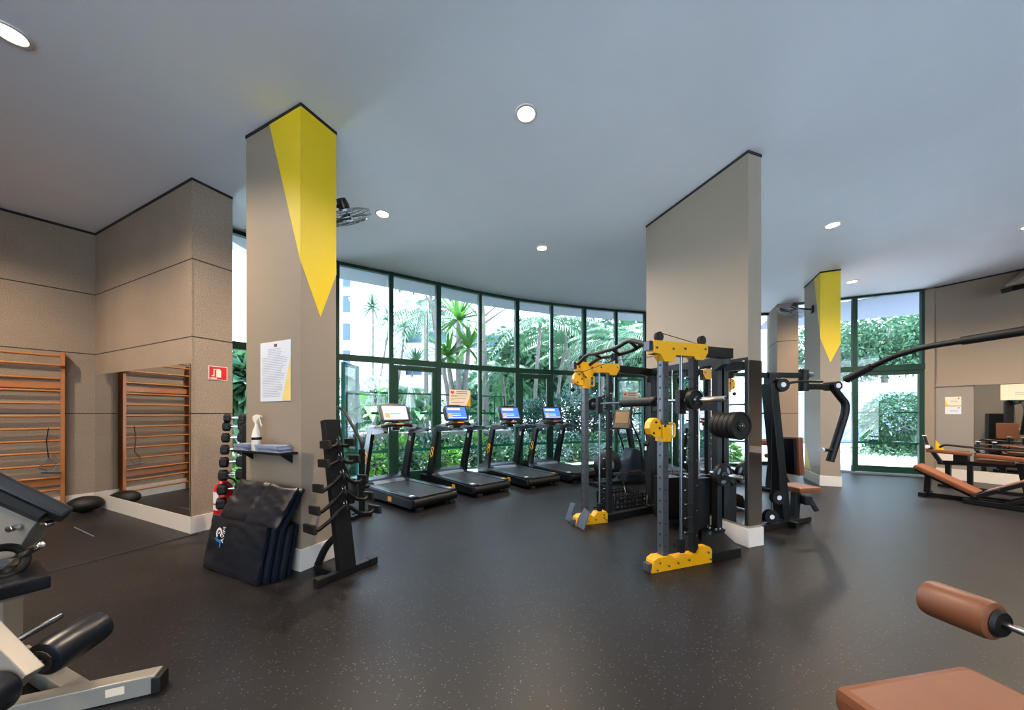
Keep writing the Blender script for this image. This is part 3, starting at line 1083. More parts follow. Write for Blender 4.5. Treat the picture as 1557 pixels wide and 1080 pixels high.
# dracaenas, weeping tree and leaning trunks
p = at(697, 629, 12.5)
dracaena('dracaena', 'big spiky dracaena with long drooping straps in the middle of the left windows', p, [(0, 0, 4.9), (.35, .2, 3.9), (-.4, .1, 3.6)], 1.35, 0.13, 46, L_bright, None, 5, 0.12)
p = at(567, 629, 19)
dracaena('dracaena', 'thin distant dracaena in front of the white building, left one', p, [(0, 0, 7.4), (.9, 0, 6.6)], 1.1, 0.12, 36, L_palm, None, 6, 0.07)
p = at(598, 629, 18)
dracaena('dracaena', 'thin leaning dracaena left of the weeping tree', p, [(.6, 0, 6.0), (1.1, .3, 4.2)], 1.1, 0.12, 36, L_palm, None, 7, 0.07)
palm('weeping_palm', 'tall feathery weeping palm hiding the right end of the white building', at(648, 629, 17), 6.4, 22, 3.2, L_palm, None, 8, trunk_r=.12, droop=1.15, lw=.07, ll=.8)
palm('feather_palm', 'feather palm behind the low plants at the left window', at(545, 629, 13), 2.6, 14, 2.0, L_palm, None, 9, trunk_r=.08)
palm('feather_palm', 'low feather palm between dracaena trunks', at(620, 629, 15), 2.2, 14, 2.0, L_palm, None, 10, trunk_r=.08)
for kk, (u, Y, h, nf, L, lb) in enumerate((
    (770, 15, 3.2, 14, 2.1, 'small feather palm left of the door by the third treadmill'),
    (812, 14, 5.0, 16, 2.6, 'arching palm above the door by the third treadmill'),
    (845, 16, 4.3, 16, 2.8, 'arching palm just right of that door'),
    (872, 15, 5.4, 16, 2.8, 'tall arching palm left of the rack in the window'),
    (915, 16, 4.8, 16, 2.8, 'arching palm behind the pull-up bars of the rack'),
    (955, 14, 4.4, 14, 2.4, 'arching palm at the right end of the curved window'),
    (1010, 16, 5, 14, 2.6, 'palm hidden behind the blade pillar'))):
    palm('areca_palm', lb, at(u, 629, Y), h, nf, L, L_palm if kk % 2 else L_mid, None, 20 + kk, trunk_r=.08, lean=(rr.uniform(-.5, .5), 0))
tree('slender_tree', 'slender dark trunk with sparse leaves left of the big dracaena', at(690, 629, 14), 7.2, (1.6, 1.2, 1.3), 1100, .22, L_mid, None, 31, lean=(-1.1, 0), trunk_r=.11)
tree('slender_tree', 'grey trunk with high crown at the fourth window mullion', at(738, 629, 14.5), 7.6, (1.8, 1.4, 1.4), 1300, .22, L_bright, None, 32, lean=(-.15, 0), trunk_r=.15)
for kk, (u, Y, h, rd, lb, mt) in enumerate((
    (785, 24, 4.6, (3.2, 2.5, 3.6), 'hazy broad tree behind the palms, left of the fourth lamp reflection', L_palm),
    (850, 25, 5.2, (3.6, 2.5, 4.6), 'hazy broad tree behind the arching palms', L_mid),
    (915, 24, 5.0, (3.4, 2.5, 4.4), 'dense tree behind the rack window', L_dark),
    (975, 24, 5.4, (3.6, 2.5, 4.8), 'dense pale tree at the right end of the curved window', L_palm),
    (1050, 25, 5.4, (4.0, 2.5, 4.8), 'tree hidden behind the blade pillar', L_mid),
    (735, 27, 3.0, (3.0, 2.0, 2.6), 'low bushy tree right of the big dracaena', L_palm),
    (366, 11, 2.2, (1.5, 1.5, 1.7), 'tree seen in the narrow window left of the yellow pillar', L_palm),
    (600, 24, 1.8, (3.5, 2.0, 1.6), 'bushy tree at the foot of the white building', L_palm))):
    tree('garden_tree', lb, at(u, 629, Y), h, rd, 3800, .58, mt, None, 50 + kk, trunk_r=.16, lumps=16)

# garden railing
rl = thing('garden_railing', 'thin green metal railing in the garden behind the glass', 'railing', (0, 0, 0))
A, B = at(528, 629, 9.4), at(767, 629, 12.2)
A.z = B.z = 0
for z in (2.05, 0.95):
    MB().bar(A + V(0, 0, z), B + V(0, 0, z), .035, .05).build('rail', M_green, rl)
for fr in (0.0, .22, .47, .72, .92, 1.0):
    p = A + (B - A) * fr
    MB().box((p.x, p.y, 1.0), (.045, .045, 2.1)).build('post', M_green, rl)

# closed parasol
p = at(624, 629, 14.5)
t = thing('closed_parasol', 'closed pale parasol standing in the garden', 'parasol', (p.x, p.y, -.03))
MB().lathe([(0.02, 3.1), (.06, 3.0), (.10, 2.6), (.15, 2.1), (.22, 1.75), (.17, 1.72), (.03, 1.8)], (0, 0, 0), seg=12).build('canopy', M_umb, t)
MB().cyl((0, 0, 0), (0, 0, 3.15), .025).build('pole', M_bark, t)
MB().cyl((0, 0, 0), (0, 0, .08), .3).build('base', M_stone, t)

# white apartment building
def building(name, label, x0, x1, y0, y1, h, wins, bands=()):
    t = thing(name, label, 'building', ((x0 + x1) / 2, y0, 0))
    ox = (x0 + x1) / 2
    MB().box((0, (y1 - y0) / 2, h / 2), (x1 - x0, y1 - y0, h)).build('wall', M_outw, t, flat=True)
    for (wx, wz, ww, wh) in wins:
        o = MB().box((wx - ox, -.02, wz), (ww, .06, wh)).build('window', M_outwin, t, flat=True)
        MB().box((wx - ox, -.03, wz - wh / 2 - .04), (ww + .2, .16, .08)).build('sill', M_outw, o, flat=True)
    for (bx0, bx1, bz, bh, dp) in bands:
        MB().box(((bx0 + bx1) / 2 - ox, -dp / 2, bz), (bx1 - bx0, dp, bh)).build('balcony', M_outw, t, flat=True)
    return t
def wz(v, Y): return CAM_Z + (629 - v) / FPX * Y
def wx(u, Y): return (u - 778.5) / FPX * Y
Y = 30
building('apartment_building', 'tall white apartment building at the left end of the curved window', wx(440, Y), wx(592, Y), Y, Y + 4.6, 24,
         [(wx(527, Y), wz(v, Y), .62, 1.5) for v in (424, 463, 505, 546)] + [(wx(482, Y), wz(v, Y), .62, 1.5) for v in (424, 463, 505, 546)])
Y = 35
building('apartment_building', 'lower white apartment wing behind the weeping palm', wx(575, Y), wx(700, Y), Y, Y + 9, wz(425, Y),
         [(wx(588, Y), wz(v, Y), 1.3, 1.5) for v in (442, 476, 515)] + [(wx(628, Y), wz(v, Y), 1.8, 1.4) for v in (438, 515, 560)] + [(wx(665, Y), wz(v, Y), 1.8, 1.4) for v in (470, 515, 560)],
         [(wx(594, Y), wx(700, Y), wz(v, Y), .9, 1.2) for v in (452, 489, 532)])
Y = 34
building('apartment_building', 'pale house front behind the slender trunks', wx(705, Y), wx(775, Y), Y, Y + 6, wz(470, Y),
         [(wx(u, Y), wz(520, Y), 1.6, 1.3) for u in (722, 752)])

# view through the entrance door
tree('garden_tree', 'wide leafy tree filling the panes above the entrance door', at(1345, 629, 19), 5.4, (4.6, 2.5, 2.4), 11000, .24, L_palm, None, 81, trunk_r=.2, lumps=22)
tree('garden_tree', 'leafy tree left of the entrance door panes', at(1275, 629, 21), 5.2, (3.4, 2.5, 2.6), 7000, .24, L_mid, None, 82, trunk_r=.2, lumps=16)
tree('garden_tree', 'leafy tree right of the entrance door panes', at(1425, 629, 19), 5.6, (3.4, 2.5, 2.6), 7000, .24, L_pale, None, 83, trunk_r=.2, lumps=16)
shrub('garden_bush', 'round feathery bush on the paving outside the entrance door', 'bush', at(1368, 629, 12.6), (1.1, .9, 1.15), 5200, .26, L_mid, None, 84, .22, .5)
o = shrub('ground_cover', 'low ground cover at the foot of the round bush', 'plant', at(1366, 629, 12.2), (1.5, .8, .16), 700, .16, L_mid, None, 85)
Y = 17
hb = thing('garden_house', 'low pale building across the yard outside the entrance door', 'building', at(1330, 629, Y) * V(1, 1, 0) if False else (at(1330, 629, Y).x, Y, 0))
MB().box((0, 1.5, 1.3), (9, 3, 2.6)).build('wall', M_outg, hb, flat=True)
for xx in (-2.0, -.1, 2.4):
    MB().box((xx, -.02, 1.25), (.9, .06, 1.3)).build('window', M_outwin, hb, flat=True)
pg = thing('pergola', 'white beam on posts crossing the yard outside the entrance door', 'pergola', (at(1330, 629, 14).x, 14, 0))
MB().box((0, 0, 2.52), (9, .3, .34)).build('beam', M_outw, pg, flat=True)
for xx in (-3.6, 3.9):
    MB().box((xx, 0, 1.2), (.2, .2, 2.5)).build('post', M_outw, pg, flat=True)
for (u, mt, lb) in ((1323, M_teal, 'teal litter bin outside the entrance door'), (1307, M_bluebin, 'blue litter bin left of the teal one outside')):
    p = at(u, 629, 15.2)
    t = thing('litter_bin', lb, 'bin', (p.x, p.y, -.03))
    MB().lathe([(.0, .45), (.22, .45), (.26, 1.15), (.28, 1.2), (.2, 1.3), (0, 1.33)], (0, 0, 0)).build('bin_body', mt, t)
    MB().cyl((0, .2, 0), (0, .2, 1.0), .03).build('post', M_black, t)

# ------------------------------------------------------------------ wooden wall bars on the left wall
wb = thing('wall_bars', 'orange varnished wooden wall bars on the left concrete wall', 'wall bars', L0 + LD * 0.27, math.atan2(LD.y, LD.x))
# local x runs away from the corner along the wall, local -y... the room is at +y
sgn = 1.0
for x in (0.045, 1.0):
    mb = MB()
    mb.prism([(0.0, 0), (0.10, 0), (0.10, 2.12), (0.165, 2.16), (0.165, 2.36), (0.0, 2.36)], (x - 0.022, 0.0, 0), (0, 1, 0), (0, 0, 1), 0.044, bevel=0.004)
    mb.build('stile', M_wood, wb)
for k, z in enumerate((2.30, 2.16, 1.97, 1.785, 1.60, 1.41, 1.225, 1.045, 0.87, 0.685, 0.50, 0.315, 0.14)):
    y = 0.135 if k < 2 else 0.065
    MB().tube([(0.05, y, z), (1.0, y, z)], 0.017, 10).build('rung', M_wood, wb)
for z in (1.87, 0.43):
    MB().box((0.52, 0.03, z), (0.95, 0.022, 0.10), bevel=0.004).build('cross_board', M_wood, wb)
# hanging triangle handle
hg = thing('pull_handle', 'grey wire triangle handle hanging from the wooden wall bars', 'cable handle', L0 + LD * 0.44, math.atan2(LD.y, LD.x))
MB().tube([(0.0, 0.09, 1.24), (0.02, 0.095, 1.05), (0.0, 0.10, 0.78)], 0.006, 6).build('strap', M_black, hg)
mb = MB()
mb.tube(fillet([(-0.08, .11, .70), (0.0, .10, .80), (0.09, .11, .66), (-0.02, .16, .60), (-0.08, .11, .70)], 0.02), 0.007, 6)
mb.build('wire_frame', M_steel, hg)
MB().tube([(-0.11, .12, .57), (0.06, .2, .6)], 0.014, 8).build('grip', M_steel, hg)

# slam ball in the corner
bb = thing('slam_ball', 'flattened black rubber ball on floor in the mirror corner', 'ball', (-6.30, 5.04, 0))
MB().sphere((0, 0, 0.115), 0.185, (1, 1, 0.62), seg=28).build('ball_body', M_blackr, bb)
MB().torus((0, 0, 0.115), (0, 0, 1), 0.184, 0.004).build('seam', M_black, bb)

# ------------------------------------------------------------------ notices, signs, shelf on the left pillar
def face_thing(name, label, cat, loc, rz, group=None):
    return thing(name, label, cat, loc, rz, group)
po = face_thing('notice_poster', 'tall white printed notice with yellow wedge on the left pillar', 'poster', P1C, RZ)
MB().box((-0.382, -0.004, 1.858), (0.48, 0.004, 0.578)).build('sheet', M_paper, po, flat=True)
MB().prism([(-0.145, 1.572), (-0.27, 1.572), (-0.145, 1.98)], (0, -0.0064, 0), (1, 0, 0), (0, 0, 1), 0.0012).build('yellow_wedge', mat('pale_yellow_print', (222, 196, 110), .6), po, flat=True)
mb = MB()
zz = 2.075
r2 = random.Random(4)
while zz > 1.60:
    w0 = 0.36 if zz < 2.05 else 0.22
    xr = -0.16 - (0 if zz > 1.96 else (1.98 - zz) * 0.31)
    xl = -0.585
    if zz > 2.0:
        xl, xr = -0.50, -0.24
    xe = xl + (xr - xl) * r2.uniform(.75, .97)
    mb.box(((xl + xe) / 2, -0.0065, zz), (xe - xl, 0.001, 0.006))
    zz -= 0.0165
mb.build('print_line', M_ink, po, flat=True)
MB().box((-0.375, -0.0065, 2.108), (0.045, 0.001, 0.03)).build('emblem', M_inkd, po, flat=True)

sh = thing('wall_shelf', 'small black shelf on the left pillar holding cloths and spray bottle', 'shelf', P1C, RZ)
MB().box((-0.44, -0.08, 1.085), (0.80, 0.155, 0.022), bevel=0.004).build('shelf_board', M_black, sh)
for x in (-0.75, -0.12):
    MB().prism([(0, 0), (0.12, 0), (0, -0.09)], (x, -0.003, 1.075), (0, -1, 0), (0, 0, 1), 0.012).build('bracket', M_black, sh)
def cloth_stack(x0, x1, n, label, seed):
    t = thing('cleaning_cloth', label, 'cloth', P1C, RZ)
    r = random.Random(seed)
    for k in range(n):
        mb = MB()
        a, b_ = x0 + r.uniform(-.012, .012), x1 + r.uniform(-.015, .015)
        pts = []
        nn = 7
        for j in range(nn + 1):
            f = j / nn
            pts.append((a + (b_ - a) * f, 0.010 + r.uniform(-.002, .003)))
        poly = [(p[0], 0) for p in pts] + [(p[0], p[1]) for p in pts[::-1]]
        mb.prism(poly, (0, -0.02 - r.uniform(0, .01), 1.0965 + k * 0.0125), (1, 0, 0), (0, 0, 1), 0.12 + r.uniform(0, .015))
        mb.build('folded_cloth', M_cloth, t)
    return t
cloth_stack(-0.80, -0.56, 5, 'pile of folded blue grey cloths left of the spray bottle', 1)
cloth_stack(-0.44, -0.10, 5, 'pile of folded blue grey cloths right of the spray bottle', 2)
sb = thing('spray_bottle', 'cream trigger spray bottle standing on the small pillar shelf', 'bottle', P1C + AX * -0.50 - BX * 0.105, RZ)
MB().lathe([(0.0, 1.097), (0.036, 1.097), (0.04, 1.105), (0.04, 1.24), (0.03, 1.29), (0.016, 1.33), (0.014, 1.36), (0, 1.36)], (0, 0, 0)).build('bottle_body', M_bottle, sb)
mb = MB()
mb.prism([(-0.05, 1.395), (-0.045, 1.425), (0.0, 1.44), (0.075, 1.432), (0.075, 1.412), (0.03, 1.395), (0.018, 1.36), (-0.018, 1.36)], (0, 0.012, 0), (1, 0, 0), (0, 0, 1), 0.024, bevel=0.003)
mb.tube(fillet([(0.05, 0, 1.41), (0.06, 0, 1.37), (0.085, 0, 1.33)], .02), 0.006, 6)
mb.build('trigger_head', M_bottle, sb)
MB().lathe([(0.0407, 1.20), (0.0407, 1.225)], (0, 0, 0)).build('label_band', M_black, sb)

sg = thing('extinguisher_sign', 'square red fire extinguisher sign on the concrete wall end', 'sign', C0, RZ)
MB().box((0.003, 0.26, 1.965), (0.004, 0.20, 0.175)).build('plate', M_white, sg, flat=True)
MB().box((0.0056, 0.26, 1.965), (0.002, 0.184, 0.16)).build('red_field', M_signred, sg, flat=True)
mb = MB()
mb.box((0.007, 0.265, 1.957), (0.001, 0.052, 0.092))
mb.box((0.007, 0.265, 2.012), (0.001, 0.03, 0.018))
mb.bar((0.007, 0.255, 2.017), (0.007, 0.215, 2.01), 0.001, 0.012, up=(1, 0, 0)) if False else mb.box((0.007, 0.232, 2.012), (0.001, 0.04, 0.011))
mb.box((0.007, 0.216, 1.975), (0.001, 0.010, 0.075))
mb.box((0.007, 0.207, 1.93), (0.001, 0.03, 0.014))
mb.box((0.007, 0.212, 1.898), (0.001, 0.07, 0.014))
mb.build('pictogram', M_bottle, sg, flat=True)

fe = thing('fire_extinguisher', 'red fire extinguisher on floor against the concrete wall end', 'fire extinguisher', (-3.565, 4.22, 0))
MB().lathe([(0, 0.02), (.09, 0.02), (.098, .05), (.098, .50), (.085, .56), (.05, .61), (.028, .625), (.028, .65), (0, .65)], (0, 0, 0), seg=28).build('cylinder', M_red, fe)
MB().lathe([(.1, 0.0), (.103, 0.06), (.09, .07), (.08, 0.0)], (0, 0, 0)).build('foot_ring', M_black, fe)
mb = MB()
mb.box((0, 0, .672), (.05, .04, .05), bevel=.006)
mb.bar((0.0, 0, .69), (.12, 0, .74), .02, .012)
mb.bar((0.0, 0, .68), (.12, 0, .69), .02, .012)
mb.build('valve', M_steel, fe)
MB().tube(fillet([(.02, 0, .67), (.13, .03, .62), (.125, .06, .3), (.09, .06, .12)], .06), .011, 8).build('hose', M_blackr, fe)
mb = MB()
for (z0, z1) in ((.36, .50), (.28, .34)):
    for k in range(8):
        a0, a1 = R(-150 + k * 9), R(-150 + (k + 1) * 9)
        vs = [mb.bm.verts.new((.0988 * math.cos(a), .0988 * math.sin(a), z)) for a, z in ((a0, z0), (a1, z0), (a1, z1), (a0, z1))]
        mb.bm.faces.new(vs)
mb.build('label_sticker', M_whitep, fe)

# ------------------------------------------------------------------ notices on the glass and the right wall
def heart_notice(gi, x0, x1, z0, z1, label):
    p, q = GL[gi], GL[gi + 1]
    d = q - p
    t = thing('glass_notice', label, 'notice', p, math.atan2(d.y, d.x))
    y = -0.012
    w_, h_ = x1 - x0, z1 - z0
    MB().box(((x0 + x1) / 2, y, (z0 + z1) / 2), (w_, 0.003, h_)).build('sheet', M_paperw, t, flat=True)
    y -= 0.0025
    mb = MB()
    mb.prism(heart(mb, (x0 + w_ * .14, z1 - h_ * .17), w_ * .085), (0, y + .0005, 0), (1, 0, 0), (0, 0, 1), 0.001)
    mb.build('heart_emblem', M_redm, t, flat=True)
    MB().prism([(x1, z0), (x1 - w_ * .2, z0), (x1, z0 + h_ * .72)], (0, y + .0005, 0), (1, 0, 0), (0, 0, 1), 0.001).build('yellow_wedge', M_ryellow, t, flat=True)
    mb = MB()
    for (fx0, fx1, fz, hh) in ((.33, .84, .9, .05), (.33, .84, .78, .05), (.08, .84, .63, .022), (.08, .36, .57, .022), (.08, .78, .45, .022), (.08, .24, .37, .022), (.08, .7, .2, .022)):
        n = 9 if hh > .04 else 1
        for k in range(n):
            a = x0 + w_ * (fx0 + (fx1 - fx0) * k / n)
            b_ = x0 + w_ * (fx0 + (fx1 - fx0) * (k + (.68 if n > 1 else 1)) / n)
            mb.box(((a + b_) / 2, y, z0 + h_ * fz), (b_ - a, .001, h_ * hh))
    mb.build('print_line', M_inkd, t, flat=True)
heart_notice(4, 0.26, 0.78, 1.625, 1.985, 'cream notice with red heart on the glass above the second treadmill')
heart_notice(9, 0.22, 0.70, 1.60, 2.06, 'cream notice with red heart on the glass behind the rack bar pad')

def wall_notice(x0, x1, z0, z1, yb, material, label, tri):
    t = thing('wall_notice', label, 'notice', D0, rzr)
    MB().box(((x0 + x1) / 2, yb - .002, (z0 + z1) / 2), (x1 - x0, .003, z1 - z0)).build('sheet', material, t, flat=True)
    y = yb - .0042
    w_, h_ = x1 - x0, z1 - z0
    mb = MB()
    for fz in ((.62, .5, .38) if tri else (.45, .35)):
        mb.box((x0 + w_ * .55, y, z0 + h_ * fz), (w_ * .5, .001, h_ * .05))
    mb.build('print_line', M_ink, t, flat=True)
    MB().prism([(x0 + w_ * .78, z0 + h_ * .86), (x0 + w_ * .93, z0 + h_ * .90), (x0 + w_ * .84, z0 + h_ * .70)], (0, y + .0005, 0), (1, 0, 0), (0, 0, 1), .001).build('red_mark', mat('dark_red_print' + label[:4], (150, 40, 50), .6), t, flat=True)
    if tri:
        MB().prism([(x0, z0), (x0 + w_ * .22, z0), (x0, z0 + h_ * .65)], (0, y + .0005, 0), (1, 0, 0), (0, 0, 1), .001).build('yellow_wedge', M_yellow, t, flat=True)
wall_notice(.287, .507, 1.625, 1.815, -.0122, M_paperw, 'beige notice with yellow corner on grey wall panel right of the entrance', True)
wall_notice(.287, .507, 1.435, 1.605, -.0122, M_paper, 'white notice just below the beige one on grey wall panel', False)
wall_notice(1.0, 1.55, 1.72, 2.04, -.018, M_paperw, 'beige notice with red mark stuck on the right hand mirror', False)

# ------------------------------------------------------------------ fans, camera
def wall_fan(label, wallp, outv, zc, reach, tilt, cat='fan'):
    t = thing('wall_fan', label, cat, (wallp.x, wallp.y, zc), math.atan2(outv.y, outv.x) - PI / 2)
    # local +y points out of the wall
    MB().box((0, .015, .0), (.10, .03, .16), bevel=.008).build('wall_plate', M_black, t)
    mb = MB(); mb.tube(fillet([(0, .02, .0), (0, .12, .02), (0, reach - .09, .07)], .05), .018, 8); mb.build('arm', M_black, t)
    ax = V(0, math.cos(tilt), -math.sin(tilt))
    c = V(0, reach, 0.03)
    MB().lathe([(0, -.16), (.05, -.15), (.065, -.08), (.055, -.02), (0, -.02)], c, ax, 16).build('motor', M_console, t)
    mb = MB()
    for (rr_, o_) in ((.25, .0), (.25, .06), (.19, .085), (.12, .095), (.06, .10), (.19, -.02), (.12, -.03)):
        mb.torus(c + ax * o_, ax, rr_, .004, 28, 5)
    q = ax.to_track_quat('Z', 'Y')
    for k in range(24):
        a = 2 * PI * k / 24
        d = q @ V(math.cos(a), math.sin(a), 0)
        mb.tube([c + d * .04 + ax * .10, c + d * .19 + ax * .085, c + d * .25 + ax * .05, c + d * .25, c + d * .12 - ax * .03], .0022, 4)
    mb.build('cage', M_steel, t)
    mb = MB()
    for k in range(3):
        a = 2 * PI * k / 3
        d = q @ V(math.cos(a), math.sin(a), 0)
        s_ = q @ V(-math.sin(a), math.cos(a), 0)
        vs = [mb.bm.verts.new(p) for p in (c + d * .03 - s_ * .03 + ax * .02, c + d * .21 - s_ * .07 + ax * .015, c + d * .225 + s_ * .03 + ax * .05, c + d * .04 + s_ * .03 + ax * .045)]
        mb.bm.faces.new(vs)
    mb.lathe([(0, .0), (.035, .0), (.035, .06), (0, .07)], c, ax, 14)
    mb.build('blade_rotor', M_dark, t)
    return t
wall_fan('black caged wall fan on the back of the left yellow pillar', P1C + BX * .36 - AX * .22, BX, 3.66, .30, R(60))
wall_fan('black caged wall fan on the side of the far yellow pillar', P3C + BX * .40, -AX, 3.66, .36, R(62))

cm = thing('ceiling_bracket', 'pale bent bracket with black boxed end high on the right hand wall', 'bracket', (9.6, 6.5, H), 0)
mb = MB()
mb.prism([(-.09, -.36), (.40, -.0), (.75, -.0), (.75, -.12), (.25, -.20), (.22, -.40), (.16, -.46), (-.09, -.42)], (0, -.06, 0), (1, 0, 0), (0, 0, 1), -.14, bevel=.01)
mb.build('bracket_arm', M_paint, cm)
MB().box((-.02, .01, -.47), (.30, .16, .09), rotm('Y', -14), bevel=.008).build('camera_box', M_black, cm)

# ------------------------------------------------------------------ treadmills
def treadmill(label):
    t = thing('treadmill', label, 'treadmill', group=None)
    # side profile of the deck
    mb = MB()
    mb.prism([(0.02, .10), (0.05, .055), (1.85, .055), (1.88, .10), (1.86, .20), (1.45, .215), (0.04, .19)], (-.435, 0, 0), (0, 1, 0), (0, 0, 1), .87, bevel=.012)
    mb.build('deck', M_treadd, t)
    for s in (-1, 1):
        MB().box((s * .365, .76, .212), (.125, 1.40, .030), bevel=.010).build('side_rail', M_tread, t)
        f = MB()
        f.box((s * .30, .03, .03), (.09, .09, .06), bevel=.006)
        f.build('foot', M_blackr, t)
    MB().box((0, .74, .202), (.60, 1.42, .026), bevel=.006).build('belt', M_belt, t)
    MB().cyl((-.40, .05, .135), (.40, .05, .135), .055, seg=20).build('rear_roller', M_blackr, t)
    mb = MB()
    mb.prism([(1.36, .20), (1.40, .245), (1.50, .285), (1.66, .305), (1.82, .28), (1.90, .20)], (-.42, 0, 0), (0, 1, 0), (0, 0, 1), .84, bevel=.02)
    mb.build('motor_hood', M_tread, t)
    mb = MB()
    mb.prism([(1.33, .215), (1.36, .25), (1.42, .262), (1.44, .23)], (-.30, 0, 0), (0, 1, 0), (0, 0, 1), .60, bevel=.008)
    mb.build('hood_lip', M_tray, t)
    for s in (-1, 1):
        mb = MB()
        mb.prism([(1.42, .16), (1.62, .16), (1.60, .32), (1.33, 1.17), (1.17, 1.17), (1.40, .42)], (s * .405 - .032, 0, 0), (0, 1, 0), (0, 0, 1), .064, bevel=.012)
        up = mb.build('upright', M_treadd, t)
        mb = MB()
        if s < 0:
            for xs in ((s * .405 - .031), (s * .405 + .031)):
                for (yy, zz_, rr_) in ((1.400, .645, .045), (1.372, .738, .040)):
                    mb.torus((xs, yy, zz_), (1, 0, 0), rr_, .012, 18, 6)
                mb.bar((xs, 1.425, .565), (xs, 1.415, .60), .012, .03, up=(1, 0, 0))
            mb.build('yellow_emblem', M_ryellow, up)
        mb = MB()
        mb.box((s * .405 - s * .0335, 1.30, .99), (.003, .06, .09), rotm('X', 14))
        mb.build('white_label', M_whitep, up, flat=True)
        # arm rest running back to the runner
        mb = MB()
        mb.prism([(.78, 1.155), (.80, 1.195), (1.25, 1.215), (1.36, 1.17), (1.34, 1.10), (1.10, 1.10), (.80, 1.13)], (s * .40 - .035, 0, 0), (0, 1, 0), (0, 0, 1), .07, bevel=.012)
        mb.build('arm_rest', M_tread, t)
        mb = MB()
        mb.box((s * .33, 1.20, 1.19), (.17, .20, .085), rotm('X', -12), bevel=.018)
        mb.build('tray', M_tray, t)
    mb = MB()
    mb.tube(fillet([(-.37, 1.17, 1.18), (-.22, 1.10, 1.255), (.22, 1.10, 1.255), (.37, 1.17, 1.18)], .12), .035, 12)
    mb.box((0, 1.12, 1.235), (.16, .09, .07), bevel=.02)
    mb.build('front_handle', M_console, t)
    mb = MB(); mb.box((0.03, 1.075, 1.268), (.15, .02, .02), bevel=.004); mb.build('key_strip', M_orange, t)
    mb = MB(); mb.bar((0, 1.17, 1.15), (0, 1.23, 1.34), .14, .07, bevel=.01); mb.build('console_neck', M_console, t)
    rot = rotm('X', -22)
    c = V(0, 1.20, 1.455)
    mb = MB()
    mb.prism([(-.25, -.16), (.25, -.16), (.285, -.125), (.285, .10), (.25, .15), (.10, .175), (-.10, .175), (-.25, .15), (-.285, .10), (-.285, -.125)], c + rot @ V(0, -.022, 0), V(1, 0, 0), rot @ V(0, 0, 1), -.05, bevel=.016)
    co = mb.build('console', M_console, t)
    def on(x, z, sx, sz, dy, material, name):
        MB().box(c + rot @ V(x, -.023 - dy, z), (sx, .003, sz), rot).build(name, material, co, flat=True)
    on(0, .0, .47, .255, .001, SC_blue, 'screen')
    on(-.16, -.05, .085, .085, .0035, SC_orange, 'screen_tile')
    on(-.005, -.02, .20, .022, .0035, SC_green, 'screen_tile')
    on(-.005, -.055, .20, .014, .0035, SC_white, 'screen_tile')
    on(.0, -.107, .43, .018, .0035, SC_pale, 'screen_tile')
    on(-.05, .08, .30, .05, .0035, SC_pale, 'screen_tile')
    MB().box((-.365, .14, .2285), (.07, .05, .004)).build('white_sticker', M_whitep, t, flat=True)
    MB().box((.365, .16, .2285), (.08, .06, .004)).build('yellow_sticker', M_ryellow, t, flat=True)
    MB().box((-.4365, .62, .12), (.003, .10, .07)).build('yellow_sticker', M_ryellow, t, flat=True)
    return t
TM = [((-1.427, 4.92), -50, 'leftmost black treadmill, nearest the yellow pillar'),
      ((-0.641, 5.79), -43, 'second black treadmill from the left, below the heart notice'),
      ((0.304, 6.43), -36, 'third black treadmill from the left, in front of the second glass door'),
      ((1.20, 6.97), -31, 'rightmost black treadmill, partly behind the yellow rack')]
tm0 = None
for (x, y), ph, lb in TM:
    ph = R(ph)
    wd = V(math.cos(ph), -math.sin(ph), 0)
    loc = V(x, y, 0) + wd * .43
    if tm0 is None:
        tm0 = treadmill(lb); o = tm0
    else:
        o = copy_tree(tm0, label=lb)
    o.location = loc
    o.rotation_euler = (0, 0, -ph)
    o['group'] = 'treadmills facing the curved window'
# glare on the first screen is put in as a paler glow
for ch in kids(tm0):
    if ch.name.startswith('console') and ch.type == 'MESH':
        for g in kids(ch):
            if g.name.split('.')[0] == 'screen':
                g.data = g.data.copy(); g.data.materials[0] = SC_pale

